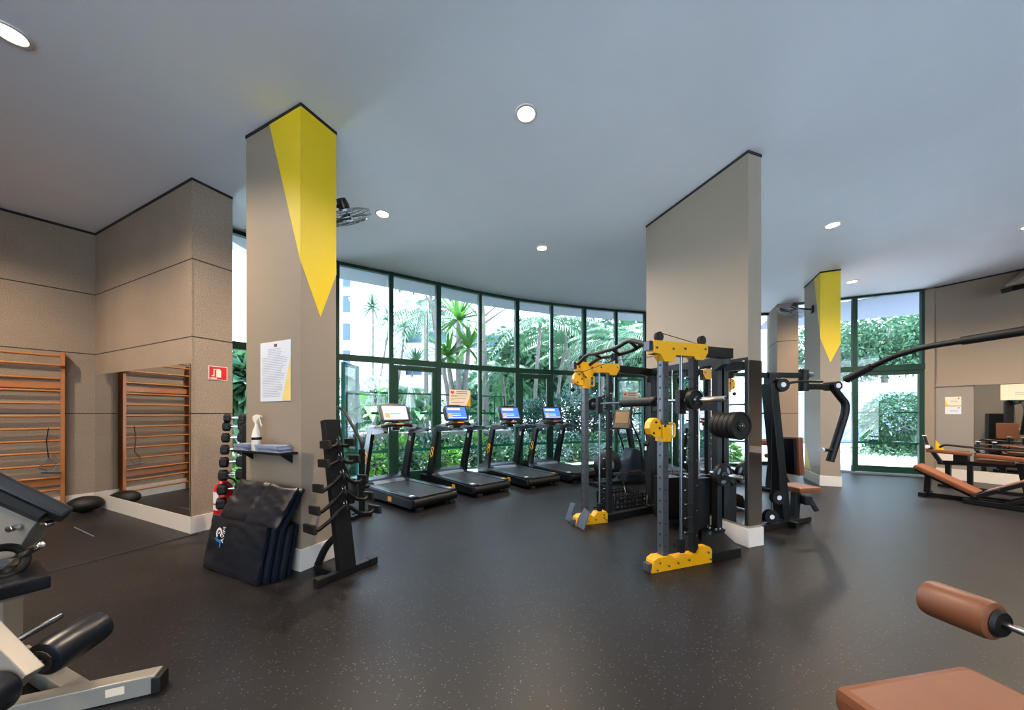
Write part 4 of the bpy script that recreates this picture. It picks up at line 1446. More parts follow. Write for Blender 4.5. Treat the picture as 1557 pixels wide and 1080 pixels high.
# ------------------------------------------------------------------ folded exercise mats against the left pillar
from mathutils import noise as mnoise
def pad_mesh(w_, h_, t_, seed, wr=0.006, nx=30, nz=18, crease=None):
    """soft padded slab: local x width, z height, front at y=0, back at y=t; wrinkled front"""
    bm = bmesh.new()
    def P(i, j, back):
        fx, fz = i / nx, j / nz
        e = min(fx, 1 - fx, (fz if True else 1), 1 - fz)
        x = (fx - .0) * w_
        z = fz * h_
        n = mnoise.noise(V(fx * 2.2 + seed, fz * 7 + fx * 5, seed * .7)) + .6 * mnoise.noise(V(fx * 6 - fz * 4 + seed, fz * 9, 2 + seed))
        amp = wr * (1.4 if e < .2 else .8)
        rnd_ = (1 - min(1, e / .06)) ** 2 * t_ * .28
        y = n * amp + rnd_
        if crease is not None:
            dd_ = abs(fx - crease - .06 * (fz - .5))
            y += .018 * math.exp(-(dd_ / .018) ** 2)
        return V(x, (t_ - y * .6) if back else y, z)
    g = [[[bm.verts.new(P(i, j, b)) for j in range(nz + 1)] for i in range(nx + 1)] for b in (0, 1)]
    for b in (0, 1):
        for i in range(nx):
            for j in range(nz):
                q = [g[b][i][j], g[b][i + 1][j], g[b][i + 1][j + 1], g[b][i][j + 1]]
                bm.faces.new(q if b == 0 else q[::-1])
    for i in range(nx):
        bm.faces.new([g[1][i][0], g[1][i + 1][0], g[0][i + 1][0], g[0][i][0]])
        bm.faces.new([g[0][i][nz], g[0][i + 1][nz], g[1][i + 1][nz], g[1][i][nz]])
    for j in range(nz):
        bm.faces.new([g[0][0][j], g[0][0][j + 1], g[1][0][j + 1], g[1][0][j]])
        bm.faces.new([g[0][nx][j + 1], g[0][nx][j], g[1][nx][j], g[1][nx][j + 1]])
    bm.normal_update()
    mb = MB(); mb.bm.free(); mb.bm = bm
    return mb

M_mat = mat('blue_black_vinyl', (15, 22, 33), 0.33, var=0.15, scale=5)
MF = V(-2.934, 3.216, 0)
mats_lb = ['blue black padded mat with round logo, front of the stack against the pillar', 'second black mat of the stack, just behind the one with the logo',
           'middle black mat of the five leaning on the pillar', 'fourth black mat of the leaning stack, second from the pillar', 'rearmost black mat of the leaning stack, next to the pillar']
lean = math.atan2(.085, .47)
for k, lb in enumerate(mats_lb):
    t = thing('exercise_mat', lb, 'mat', MF + BX * (.0495 * k) + AX * (0.0 if k == 0 else rnd.uniform(.0, .05) + .015 * k), RZ, 'black padded mats stacked against the pillar')
    m_ = pad_mesh(.876, .475 - .006 * k, .045, 3.1 + k, wr=.008 if k == 0 else .003).build('pad', M_mat, t)
    m_.rotation_euler = (-lean, 0, 0)
    m_.location = (0, 0, 0.009)
    if k == 0:
        lg = bpy.data.objects.new('logo', None); COL.objects.link(lg); bpy.data.objects.remove(lg)
        fr = Matrix.Rotation(-lean, 4, 'X')
        mb = MB()
        cx, cz = .215, .335
        # round badge with a triangle cut out, and blue swoosh
        seg = 22
        for kk in range(seg):
            a0, a1 = R(-40 + 285 * kk / seg), R(-40 + 285 * (kk + 1) / seg)
            vs = [mb.bm.verts.new((cx + r_ * math.cos(a), -.0115, cz + r_ * math.sin(a))) for a, r_ in ((a0, .027), (a0, .048), (a1, .048), (a1, .027))]
            mb.bm.faces.new(vs)
        vs = [mb.bm.verts.new((cx + a, -.0115, cz + b_)) for a, b_ in ((-.012, -.012), (.014, .0), (-.004, .016))]
        mb.bm.faces.new(vs)
        o = mb.build('logo_badge', M_whitep, t, flat=True); o.rotation_euler = (-lean, 0, 0); o.location = (0, 0, .009)
        mb = MB()
        vs = [mb.bm.verts.new((cx + a, -.0115, cz + b_)) for a, b_ in ((-.06, -.045), (.03, -.055), (.055, -.05), (.06, -.12), (.045, -.12), (.035, -.08), (-.02, -.075))]
        mb.bm.faces.new(vs)
        o = mb.build('logo_swoosh', M_blue, t, flat=True); o.rotation_euler = (-lean, 0, 0); o.location = (0, 0, .009)
        tm = Matrix.Translation((0, 0, .009)) @ fr @ Matrix.Translation((cx + .075, -.0115, cz - .005)) @ Matrix.Rotation(R(90), 4, 'X') @ Matrix.Rotation(R(90), 4, 'Z')
        text('AVIM', .062, M_whitep, 'logo_text', t, tm)
t = thing('folded_mat', 'folded black mat leaning on the pillar above the stack of mats', 'mat', MF + BX * .066 + AX * .15 + V(0, 0, .478), RZ)
l2 = math.atan2(.175, .30)
for q, nm in ((0, 'front_half'), (1, 'back_half')):
    o = pad_mesh(.875, .365, .044, 9.3 + q, wr=.012 if q == 0 else .002, crease=.50 if q == 0 else None).build(nm, M_mat, t)
    o.rotation_euler = (-l2, 0, 0)
    o.location = (0, .052 * q, .012 - .024 * q)

# ------------------------------------------------------------------ attachment rack beside the pillar
FD = V(.545, .838, 0)
ar = thing('attachment_rack', 'black leaning post rack holding curved pull-down bars beside the left pillar', 'rack', (0, 0, 0))
f1, f2 = V(-1.63, 2.85, .032), V(-1.335, 3.315, .032)
MB().bar(f1, f2, .06, .06, bevel=.006).build('front_foot', M_black, ar)
MB().bar(V(-1.52, 3.02, .032), V(-1.80, 3.165, .032), .09, .05, bevel=.006).build('rear_foot', M_black, ar)
pb, pt = V(-1.49, 3.07, .05), V(-1.69, 3.175, 1.39)
MB().bar(pb, pt, .075, .15, up=FD, bevel=.006).build('post', M_black, ar)
MB().tube(fillet([V(-1.80, 3.165, .05), V(-1.72, 3.15, .22), V(-1.555, 3.115, .38)], .12), .032, 10).build('brace', M_black, ar)
for x in (f1 + FD * .03, f2 - FD * .03):
    MB().box(x + V(0, 0, .003), (.08, .08, .066), Matrix.Rotation(math.atan2(FD.y, FD.x), 3, 'Z'), bevel=.006).build('foot_cap', M_blackr, ar)
def on_post(z):
    f = (z - pb.z) / (pt.z - pb.z)
    return pb + (pt - pb) * f
ND = V(.905, -.426, 0)       # out of the post, towards the room
bars = [(1.17, .115, .03, .105, 'shortest curved bar, topmost on the black attachment rack'), (1.03, .145, .05, .11, 'second curved bar from the top of the attachment rack'),
        (.875, .21, .10, .10, 'middle curved pull-down bar on the attachment rack'), (.73, .255, .13, .10, 'second curved bar from the bottom of the attachment rack'), (.60, .305, .14, .12, 'widest curved bar, lowest on the attachment rack')]
for k, (z, hl, dz, pl, lb) in enumerate(bars):
    c = on_post(z) + ND * .075
    MB().cyl(on_post(z) + ND * .02, c + ND * .03, .012).build('hook', M_steel, ar)
    t = thing('curved_pull_bar', lb, 'cable bar', c, math.atan2(FD.y, FD.x), 'curved pull-down bars on the attachment rack')
    mb = MB()
    d2 = dz
    up = .03
    pts = [(-hl, .0, -d2 + up), (-hl * .82, .0, -d2), (-hl * .42, 0, -d2 * .55), (-hl * .18, 0, -.012), (0, 0, .022), (hl * .18, 0, -.012), (hl * .45, 0, -d2 * .62), (hl * .84, 0, -d2 * .82), (hl, 0, -d2 * .82 + up)]
    mb.tube(fillet(pts, .04), .0175, 10)
    mb.build('bar', M_black, t)
    for s, zz in ((-1, -d2 + up), (1, -d2 * .82 + up)):
        mb = MB()
        # paddle grips point back past the post
        mb.prism([(-pl * .75, -.032), (pl * .75, -.036), (pl * .80, .034), (-pl * .6, .042)], (s * hl - .014, 0, zz), V(0, 1, 0), V(0, 0, 1), .028, bevel=.006)
        mb.build('grip', M_blackr, t)
    MB().torus((0, 0, .045), (1, 0, 0), .022, .006, 16, 6).build('eyelet', M_steel, t)
# dark strap handle behind the post
t = thing('rope_attachment', 'dark padded strap handle hanging behind the attachment rack post', 'cable handle', on_post(.72) + FD * .13 - ND * .02)
MB().lathe([(0, -.13), (.04, -.12), (.062, -.04), (.062, .05), (.045, .11), (0, .125)], (0, 0, 0), seg=16).build('padded_end', M_blackr, t)
MB().tube([(0, 0, .12), (-.03, -.03, .22), V(-.06, -.09, .26)], .008, 6).build('strap', M_black, t)

# bent tube stand behind it
bt = thing('bent_post_stand', 'black stand with thin bent tube, between attachment rack and first treadmill', 'gym stand', (-2.12, 4.82, 0))
MB().box((0, 0, .5), (.065, .065, .90), bevel=.008).build('post', M_black, bt)
MB().bar((-.12, -.02, .03), (.13, .03, .03), .06, .05, bevel=.006).build('foot', M_black, bt)
MB().bar((-.05, -.22, .03), (.03, .22, .03), .06, .05, bevel=.006).build('foot', M_black, bt)
MB().tube(fillet([(0, 0, .9), (0, 0, 1.02), (-.1, .05, 1.18), (-.36, .18, 1.52), (-.6, .3, 1.56)], .12), [.032] * 1 + [.024] * 19 if False else .022, 10).build('bent_tube', M_black, bt)
MB().bar((0, 0, .40), (.12, -.04, .43), .03, .03, bevel=.004).build('bracket', M_black, bt)
MB().bar((0, 0, .30), (.10, -.06, .30), .03, .03, bevel=.004).build('bracket', M_black, bt)

# ------------------------------------------------------------------ dumbbell rack with dumbbells
dr_ = thing('dumbbell_rack', 'narrow black tower rack of dumbbells between concrete wall end and left pillar', 'rack', (-3.31, 4.24, 0), RZ)
DZ = [1.394, 1.29, 1.153, 1.01, .857, .70, .53, .36]
for y in (-.0,):
    for x in (.015, .27):
        MB().bar((x + .0, .14, .02), (x, .10, 1.42), .05, .05, up=(0, 1, 0), bevel=.004).build('post', M_black, dr_)
        MB().box((x, .05, .02), (.06, .34, .04), bevel=.006).build('foot', M_black, dr_)
MB().lathe([(0, .52), (.045, .53), (.055, .56), (.055, 1.28), (.045, 1.32), (.016, 1.34), (.016, 1.37), (0, 1.37)], (.245, -.10, 0), seg=18).build('side_roll', M_blackr, dr_)
for z, s_ in zip(DZ, range(8)):
    for x in (.015, .27):
        MB().bar((x, .12, z - .035), (x, -.07, z - .055), .02, .03, bevel=.003).build('cradle', M_steel, dr_)
def dumbbell(r, L):
    t = thing('dumbbell', None, 'dumbbell')
    for s in (-1, 1):
        MB().cyl((s * (L / 2 - r * .62), 0, 0), (s * (L / 2 + r * .62), 0, 0), r, seg=6, bevel=r * .18).build('hex_head', M_blackr, t)
    MB().lathe([(.012, -L / 2 + r * .4), (.016, -.03), (.017, 0), (.016, .03), (.012, L / 2 - r * .4)], (0, 0, 0), (1, 0, 0), 12).build('handle', M_chrome, t)
    return t
ordn = ['topmost', 'second from the top', 'third from the top', 'fourth from the top', 'fourth from the bottom', 'third from the bottom', 'second from the bottom', 'bottom']
for k, z in enumerate(DZ):
    r = .052 + .003 * k
    for q, x in enumerate((-.115 - .006 * k, .205 if False else .17 + .012 * k)):
        t = dumbbell(r, .145 + .004 * k)
        t['label'] = ('%s dumbbell on the left side of the rack, by the concrete wall' if q == 0 else '%s dumbbell on the right side of the rack, behind the left pillar') % ordn[k]
        t['group'] = 'hex dumbbells on the tower rack'
        dv = V(math.cos(R(27)), math.sin(R(27)), 0)
        t.location = dr_.location + V(-.095, -.045, 0) + dv * (x + .115) + V(0, 0, z)
        t.rotation_euler = (0, 0, R(27))

# ------------------------------------------------------------------ yellow and black rack
RO = V(1.27, 3.14, 0)
RR = math.atan2(.327, .945)
rk = thing('smith_machine', 'big black and yellow multi-function smith rack in front of the mirrored blade pillar', 'gym rack', RO, RR)
M_post = mat('gunmetal_post', (86, 89, 95), 0.34, 0.6, var=0.02)
W = 1.37
def rot_x(a): return Matrix.Rotation(a, 3, 'X')
# feet
for tt, s1, nm in ((0.0, .70, 'a'), (W, .46, 'b')):
    yl = MB()
    yl.prism([(-.02, .0), (.0, .11), (.05, .135), (.20, .135), (.24, .095), (s1 - .20, .10), (s1 - .16, .15), (s1 - .02, .15), (s1, .12), (s1, .0)], (0, tt + .05, 0), (1, 0, 0), (0, 0, 1), .10, bevel=.004)
    yl.build('foot_cover', M_ryellow, rk)
    MB().bar((-.05, tt, .045), (.10, tt, .045), .07, .07, bevel=.004).build('foot_end', M_post, rk)
    mb = MB()
    for x, z in ((.03, .03), (.06, .09), (.16, .05), (.27, .06), (.40, .07), (s1 - .06, .11), (s1 - .03, .04)):
        mb.cyl((x, tt - .05, z), (x, tt - .066, z), .011, seg=8)
    mb.build('bolt', M_chrome, rk)
MB().prism([(.70, -.06), (1.08, -.06), (1.37, .40), (1.37, .52), (1.20, .52), (.70, .06)], (0, 0, 0), (1, 0, 0), (0, 1, 0), .095, bevel=.006).build('base_plate', M_black, rk)
MB().bar((.44, W, .05), (1.36, 1.53, .05), .09, .09, bevel=.006).build('side_rail', M_black, rk)
MB().bar((1.33, .42, .05), (1.35, 1.58, .05), .10, .09, bevel=.006).build('rear_rail', M_black, rk)
# posts
for tt in (0.0, W):
    p_ = MB().box((.147, tt, 1.04), (.065, .075, 1.92), bevel=.004).build('front_post', M_post, rk)
    mb = MB()
    for k in range(17):
        mb.cyl((.147 - .0335, tt, .22 + k * .105), (.147 - .0325, tt, .22 + k * .105), .012, seg=10)
        mb.cyl((.147, tt - .0382, .22 + k * .105), (.147, tt - .0374, .22 + k * .105), .008, seg=10)
    mb.build('hole_pattern', M_dark, p_)
    MB().cyl((.364, tt, .14), (.364, tt, 2.02), .0145, seg=14).build('guide_rod', M_steel, rk)
    mb = MB(); mb.box((.364, tt, .19), (.05, .05, .13), bevel=.004); mb.cyl((.34, tt, .20), (.28, tt, .20), .012, seg=8); mb.build('rod_buffer', M_black, rk)
    mp = MB().box((.515, tt, 1.07), (.06, .065, 1.92), bevel=.004).build('middle_post', M_black, rk)
    for k in range(12):
        MB().cyl((.485, tt + .012, .30 + k * .135), (.425, tt + .012, .305 + k * .135), .0075, seg=8).build('catch_peg', M_chrome, rk)
    for k in range(8):
        MB().cyl((.515, tt - .033, .28 + k * .24), (.515, tt - .042, .28 + k * .24), .009, seg=8).build('bolt', M_chrome, mp)
rear = [(1.355, .44), (1.365, 1.53)]
for x, y in rear:
    MB().box((x - .01, y, 1.08), (.075, .08, 2.0), bevel=.004).build('rear_post', M_black, rk)
    MB().box((x - .04, y, .10), (.16, .15, .03), bevel=.004).build('post_flange', M_black, rk)
    mb = MB()
    for a, b_ in ((-.06, -.06), (-.06, .06), (.02, -.06), (.02, .06), (-.10, 0)):
        mb.cyl((x - .04 + a * .8, y + b_ * .85, .11), (x - .04 + a * .8, y + b_ * .85, .135), .013, seg=8)
    mb.build('bolt', M_chrome, rk)
# top arms
for tt, tr, xr in ((0.0, 0.0, 1.0), (W, 1.53, 1.33)):
    y_ = MB()
    y_.prism([(.0, 2.0), (.0, 2.12), (.63, 2.12), (.655, 2.09), (.655, 2.04), (.60, 1.965), (.50, 1.965), (.48, 2.0), (.26, 2.0), (.22, 1.93), (.12, 1.93), (.08, 2.0)], (0, tt + .046, 0), (1, 0, 0), (0, 0, 1), .092, bevel=.004)
    y_.build('arm_cover', M_ryellow, rk)
    MB().bar((-.04, tt, 2.07), (.05, tt, 2.07), .075, .085, bevel=.004).build('arm_end', M_tread, rk)
    MB().bar((.62, tt, 2.055), (xr, tr, 2.055), .075, .10, bevel=.004).build('top_arm', M_black, rk)
    mb = MB()
    for x, z in ((.03, 2.05), (.22, 2.05), (.36, 2.06), (.61, 2.07)):
        mb.cyl((x, tt - .046, z), (x, tt - .058, z), .012, seg=8)
    mb.build('bolt', M_chrome, rk)
MB().bar((.95, .0, 2.0), (1.345, .44, 2.0), .07, .10, bevel=.004).build('corner_beam', M_black, rk)
MB().bar((1.34, .40, 2.06), (1.35, 1.57, 2.06), .07, .09, bevel=.004).build('rear_top_beam', M_black, rk)
MB().bar((1.345, .44, 1.53), (1.355, 1.53, 1.53), .05, .09, bevel=.004).build('rear_middle_beam', M_black, rk)
# pull-up bars between the front tops
for x, dz in ((.0, .0), (.17, -.03)):
    pts = [(x + .02, .03, 2.085), (x, .30, 2.19 + dz), (x, .46, 2.15 + dz), (x, .80, 2.145 + dz), (x, 1.08, 2.17 + dz), (x + .02, W - .03, 2.085)]
    MB().tube(fillet(pts, .08), .022, 10).build('pull_up_bar', M_black, rk)
for y, z in ((.34, 2.165), (.62, 2.13), (.98, 2.145)):
    MB().tube([(.0, y - .05, z + .01), (.17, y + .06, z - .02)], .017, 8).build('cross_grip', M_blackr, rk)
# pulleys and cables
def pulley(x, y, z, ax=(0, 1, 0), r=.045):
    mb = MB()
    mb.lathe([(r * .3, -.014), (r, -.014), (r * .82, 0), (r, .014), (r * .3, .014)], (x, y, z), ax, 18)
    mb.bar((x, y - .018, z - r * 1.1), (x, y - .018, z + r * .9), .004, .03, up=(1, 0, 0))
    mb.bar((x, y + .018, z - r * 1.1), (x, y + .018, z + r * .9), .004, .03, up=(1, 0, 0))
    mb.build('pulley', M_dark, rk)
pulley(.10, .0, 2.165); pulley(.62, .0, 2.165); pulley(.10, W, 2.165); pulley(.05, .62, 2.07, (1, 0, 0), .04)
pulley(1.12, .52, 1.93); pulley(1.12, 1.3, 1.93)
for pts in ([(.10, 0, 2.205), (.62, 0, 2.12), (1.12, .52, 1.97)], [(.10, W, 2.205), (1.12, 1.3, 1.97)], [(.09, -.002, 2.15), (.09, -.002, 1.40)], [(.09, W, 2.15), (.09, W, 1.97)], [(.09, W, 1.86), (.09, W, .15)],
            [(1.12, .52, 1.9), (1.12, .52, .62)], [(1.12, 1.0, 2.02), (1.12, 1.0, .5)], [(.05, .02, 1.98), (.05, .62, 2.03), (.05, 1.3, 1.98)]):
    MB().tube(pts, .0035, 5).build('cable', M_dark, rk)
# sliding carriages with yellow cheeks
for tt, z in ((0.0, 1.315), (W, 1.90)):
    mb = MB()
    poly = [(.02, -.085), (-.06, -.085), (-.115, -.055), (-.135, .0), (-.12, .055), (-.085, .09), (-.045, .095), (-.01, .07), (.0, .02), (.09, .02), (.09, -.05), (.02, -.05)]
    mb.prism([(.10 + a, z + b_) for a, b_ in poly], (0, tt + .04, 0), (1, 0, 0), (0, 0, 1), .07, bevel=.004)
    mb.box((.150, tt, z - .02), (.10, .105, .10), bevel=.004)
    mb.box((.150, tt, z - .06), (.085, .11, .13), bevel=.004)
    ca = mb.build('cable_carriage', M_ryellow, rk)
    mb = MB()
    for a, b_ in ((-.06, .055), (-.085, -.045), (-.02, .0)):
        mb.cyl((.10 + a, tt - .031, z + b_), (.10 + a, tt - .036, z + b_), .011, seg=8)
    mb.cyl((.12, tt - .056, z + .02), (.12, tt - .062, z + .02), .012, seg=8)
    mb.build('bolt', M_dark, ca)
    MB().tube(fillet([(.19, tt, z + .045), (.285, tt, z + .04), (.285, tt, z - .085), (.19, tt, z - .085)], .025), .011, 8).build('handle_loop', M_ryellow, ca)
    MB().sphere((-.04, tt, z - .14), .03).build('cable_stop', M_blackr, ca)
    MB().tube([(-.06, tt, z - .06), (-.045, tt, z - .14), (-.05, tt, z - .20)], .006, 6).build('snap_hook', M_chrome, ca)
# barbell of the rack
MB().cyl((.36, -.12, 1.575), (.36, 1.49, 1.58), .014, seg=12).build('barbell', M_steel, rk)
MB().cyl((.36, -.12, 1.575), (.36, -.47, 1.574), .025, seg=18, bevel=.004).build('sleeve', M_chrome, rk)
MB().cyl((.36, 1.49, 1.58), (.36, 1.80, 1.58), .025, seg=18, bevel=.004).build('sleeve', M_chrome, rk)
for tt in (0.0, W):
    MB().box((.36, tt, 1.56), (.075, .06, .23), bevel=.006).build('slider', M_black, rk)
    MB().bar((.40, tt + .03, 1.60), (.47, tt + .03, 1.70), .012, .03, bevel=.003).build('catch_hook', M_black, rk)
# weight stacks in shrouds
for (x, y, h) in ((1.18, .60, .60), (1.16, 1.0, .54)):
    MB().box((x, y, .09 + h / 2), (.26, .20, h), bevel=.006).build('stack_shroud', M_black, rk)
    for dx in (-.07, .07):
        MB().cyl((x + dx, y, h), (x + dx, y, 2.02), .008, seg=10).build('stack_rod', M_chrome, rk)
MB().sphere((1.12, .52, .60), .042).build('cable_ball', M_blackr, rk)
MB().cyl((1.12, .52, .56), (1.12, .52, .50), .012, seg=8).build('cable_end', M_chrome, rk)
# foot plate at the near left tip
mb = MB()
zx = V(.38, 0, .925).normalized()
mb.prism([(1.13, 0.0), (1.62, 0.0), (1.62, .235), (1.50, .25), (1.50, .08), (1.34, .08), (1.27, .25), (1.15, .225)], (-.02, 0, .012), V(0, 1, 0), zx, .014, bevel=.003)
mb.build('foot_plate', M_plate, rk)
MB().bar((.0, W - .02, .06), (.05, W, .07), .06, .05).build('plate_hinge', M_black, rk)
# plate pegs on the right rear post
for z in (1.32, .77):
    MB().cyl((1.232, .42, z), (1.232, .03, z - .0), .022, seg=14, bevel=.003).build('plate_peg', M_chrome, rk)
    MB().bar((1.35, .42, z), (1.24, .42, z), .05, .06, bevel=.004).build('peg_bracket', M_black, rk)

def rkp(s, t, z):
    return RO + V(.945, .327, 0) * s + V(-.327, .945, 0) * t + V(0, 0, z)
def plate(loc, r, th, label, group, cut=False):
    t = thing('weight_plate', label, 'weight plate', loc, RR, group)
    prof = [(.026, -th * .5), (r * .36, -th * .5), (r * .40, -th * .28), (r * .82, -th * .28), (r * .86, -th * .5), (r * .97, -th * .5), (r, -th * .3), (r, th * .3), (r * .97, th * .5), (r * .86, th * .5), (r * .82, th * .28), (r * .40, th * .28), (r * .36, th * .5), (.026, th * .5), (.026, -th * .5)]
    MB().lathe(prof, (0, 0, 0), (0, 1, 0), 36).build('disc', M_blackr, t)
    MB().lathe([(.0255, -th * .52), (.034, -th * .52), (.034, th * .52), (.0255, th * .52)], (0, 0, 0), (0, 1, 0), 20).build('hub_ring', M_steel, t)
    if cut:
        for k in range(3):
            mb = MB()
            a = 2 * PI * k / 3 + .5
            c = V(r * .62 * math.cos(a), 0, r * .62 * math.sin(a))
            q = V(-math.sin(a), 0, math.cos(a))
            for yy in (-th * .30, th * .30):
                vs = []
                for m_ in range(14):
                    b_ = 2 * PI * m_ / 14
                    vs.append(mb.bm.verts.new(c + V(0, yy, 0) + q * (r * .30 * math.cos(b_)) + V(math.cos(a), 0, math.sin(a)) * (r * .15 * math.sin(b_))))
                mb.bm.faces.new(vs)
            mb.build('grip_window', M_tray, t)
    return t
ol = ['outermost large black plate on the upper peg of the rack', 'second large black plate on the upper peg, counted from its tip', 'middle large black plate on the upper peg', 'fourth large black plate on the upper peg, counted from its tip', 'innermost large black plate on the upper peg, against the post']
for k in range(5):
    plate(rkp(1.232, .075 + k * .06, 1.32), .152 - (0.004 * k), .05, ol[k], 'large plates on the upper peg')
plate(rkp(1.232, .27, .77), .128, .04, 'single black plate with grip holes on the lower peg of the rack', None, True)
plate(rkp(.36, -.155, 1.575), .09, .05, 'small black plate on the near end of the rack barbell', None)
plate(rkp(.36, 1.53, 1.58), .085, .05, 'small black plate on the far left end of the rack barbell', None)
bp_ = thing('barbell_pad', 'thick black foam pad wrapped round the rack barbell', 'barbell pad', rkp(.36, .60, 1.577), RR)
MB().lathe([(.0165, -.28), (.042, -.285), (.05, -.27), (.05, .27), (.042, .285), (.0165, .28)], (0, 0, 0), (0, 1, 0), 22).build('foam', M_blackr, bp_)
for y in (-.25, .25):
    MB().lathe([(.0505, y - .025), (.053, y - .02), (.053, y + .02), (.0505, y + .025)], (0, 0, 0), (0, 1, 0), 20).build('strap', M_black, bp_)

# black crate with a leaning bar behind the rack
cr_ = thing('storage_crate', 'black slotted plastic crate on floor behind the rack’s left foot', 'crate', rkp(1.02, 1.78, 0), RR + R(6))
mb = MB()
lx, ly, h = .58, .40, .27
for (cx, cy, sx, sy) in ((0, ly / 2, lx, .012), (0, -ly / 2, lx, .012), (lx / 2, 0, .012, ly), (-lx / 2, 0, .012, ly)):
    for z in (.02, .085, .15, .215, .262):
        mb.box((cx, cy, z), (sx, sy, .028 if z < .26 else .018))
    n = 8
    for k in range(n + 1):
        f = -.5 + k / n
        mb.box((cx + (sx * f if sx > .1 else 0), cy + (sy * f if sy > .1 else 0), h / 2), (.016, .016, h))
mb.box((0, 0, .006), (lx, ly, .012))
mb.build('slatted_shell', M_blackr, cr_)
lb_ = thing('cable_bar', 'short chrome bar standing in the black crate', 'cable bar', rkp(1.12, 1.72, .02), RR)
MB().tube([(0, 0, .0), (-.08, .10, .52)], .013, 10).build('bar', M_chrome, lb_)
MB().tube([(-.05, .0625, .33), (-.08, .10, .53)], .018, 10).build('grip', M_blackr, lb_)
kb = thing('rope_attachment', 'dark rope attachment lying in the black crate', 'cable handle', rkp(.95, 1.78, .02), RR)
MB().tube(fillet([(-.15, -.1, .05), (.0, .05, .16), (.15, -.05, .05)], .08), .03, 8).build('rope', M_vinyl, kb)

# ------------------------------------------------------------------ elliptical trainer by the window
el = thing('elliptical_trainer', 'black elliptical trainer between the rack and the curved window', 'elliptical', (2.30, 7.05, 0), R(25))
MB().bar((-.75, 0, .05), (.85, 0, .05), .12, .07, bevel=.01).build('base_beam', M_treadd, el)
for x in (-.7, .8):
    MB().bar((x, -.3, .035), (x, .3, .035), .07, .07, bevel=.01).build('floor_bar', M_treadd, el)
mb = MB()
mb.lathe([(0, -.09), (.26, -.09), (.30, -.06), (.30, .06), (.26, .09), (0, .09)], (-.42, 0, .42), (0, 1, 0), 32)
mb.build('flywheel_housing', M_treadd, el)
MB().lathe([(0, -.096), (.07, -.096), (.10, -.09)], (-.42, 0, .42), (0, 1, 0), 20).build('housing_emblem', M_tray, el)
mb = MB()
mb.prism([(-.05, .05), (.55, .05), (.60, .25), (.45, .55), (.30, .72), (.15, .74), (.05, .5)], (0, .14, 0), (1, 0, 0), (0, 0, 1), .28, bevel=.04)
mb.build('drive_cover', M_tread, el)
MB().bar((.25, 0, .65), (.10, 0, 1.40), .08, .10, bevel=.01).build('mast', M_treadd, el)
mb = MB()
rot = rotm('Z', -60) @ rotm('X', -20)
mb.box((-.12, -.10, 1.33), (.36, .05, .42), rot, bevel=.03)
cn = mb.build('console', M_console, el)
MB().box(V(-.12, -.10, 1.34) + rot @ V(0, -.028, .02), (.26, .004, .24), rot).build('display', mat('dim_amber_display', (110, 84, 44), .3), cn, flat=True)
for s in (-1, 1):
    mb = MB()
    mb.tube(fillet([(.30, s * .22, .30), (.22, s * .26, .80), (.10, s * .26, 1.05), (-.05, s * .24, 1.30), (.02, s * .22, 1.62)], .12), .02, 10)
    mb.build('swing_arm', M_treadd, el)
    MB().tube([(-.04, s * .24, 1.34), (.02, s * .22, 1.62)], .026, 10).build('hand_grip', M_blackr, el)
    MB().bar((-.42, s * .16, .40 + s * .14), (.36, s * .22, .22), .05, .06, bevel=.008).build('pedal_arm', M_steel, el)
    MB().box((.12, s * .2, .30 + s * .03), (.36, .15, .04), bevel=.012).build('pedal', M_blackr, el)
eb = thing('exercise_bike', 'dark exercise bike behind the rear left post of the rack', 'exercise bike', (2.95, 6.45, 0), R(70))
for x in (-.45, .45):
    MB().bar((x, -.25, .035), (x, .25, .035), .07, .07, bevel=.01).build('floor_bar', M_treadd, eb)
MB().bar((-.45, 0, .08), (.45, 0, .08), .08, .07, bevel=.01).build('base_beam', M_treadd, eb)
MB().lathe([(0, -.05), (.22, -.05), (.25, -.02), (.25, .02), (.22, .05), (0, .05)], (.25, 0, .36), (0, 1, 0), 28).build('flywheel', M_steel, eb)
MB().bar((.05, 0, .1), (-.20, 0, .85), .06, .09, bevel=.01).build('seat_post', M_treadd, eb)
MB().prism([(-.16, .0), (-.14, .09), (.16, .03), (.16, -.03), (-.14, -.09)], (-.20, 0, .86), (1, 0, 0), (0, 1, 0), .07, bevel=.02).build('saddle', M_vinyl, eb)
MB().bar((.15, 0, .1), (.36, 0, 1.08), .06, .09, bevel=.01).build('handle_post', M_treadd, eb)
MB().tube(fillet([(.15, -.2, 1.12), (.40, -.2, 1.12), (.40, .2, 1.12), (.15, .2, 1.12)], .06), .018, 8).build('handlebar', M_blackr, eb)
mb = MB(); mb.box((.42, 0, 1.24), (.05, .28, .18), rotm('Y', -20), bevel=.012); c_ = mb.build('console', M_console, eb)
MB().box((.392, 0, 1.25), (.004, .22, .11), rotm('Y', -20)).build('display', SC_green, c_, flat=True)

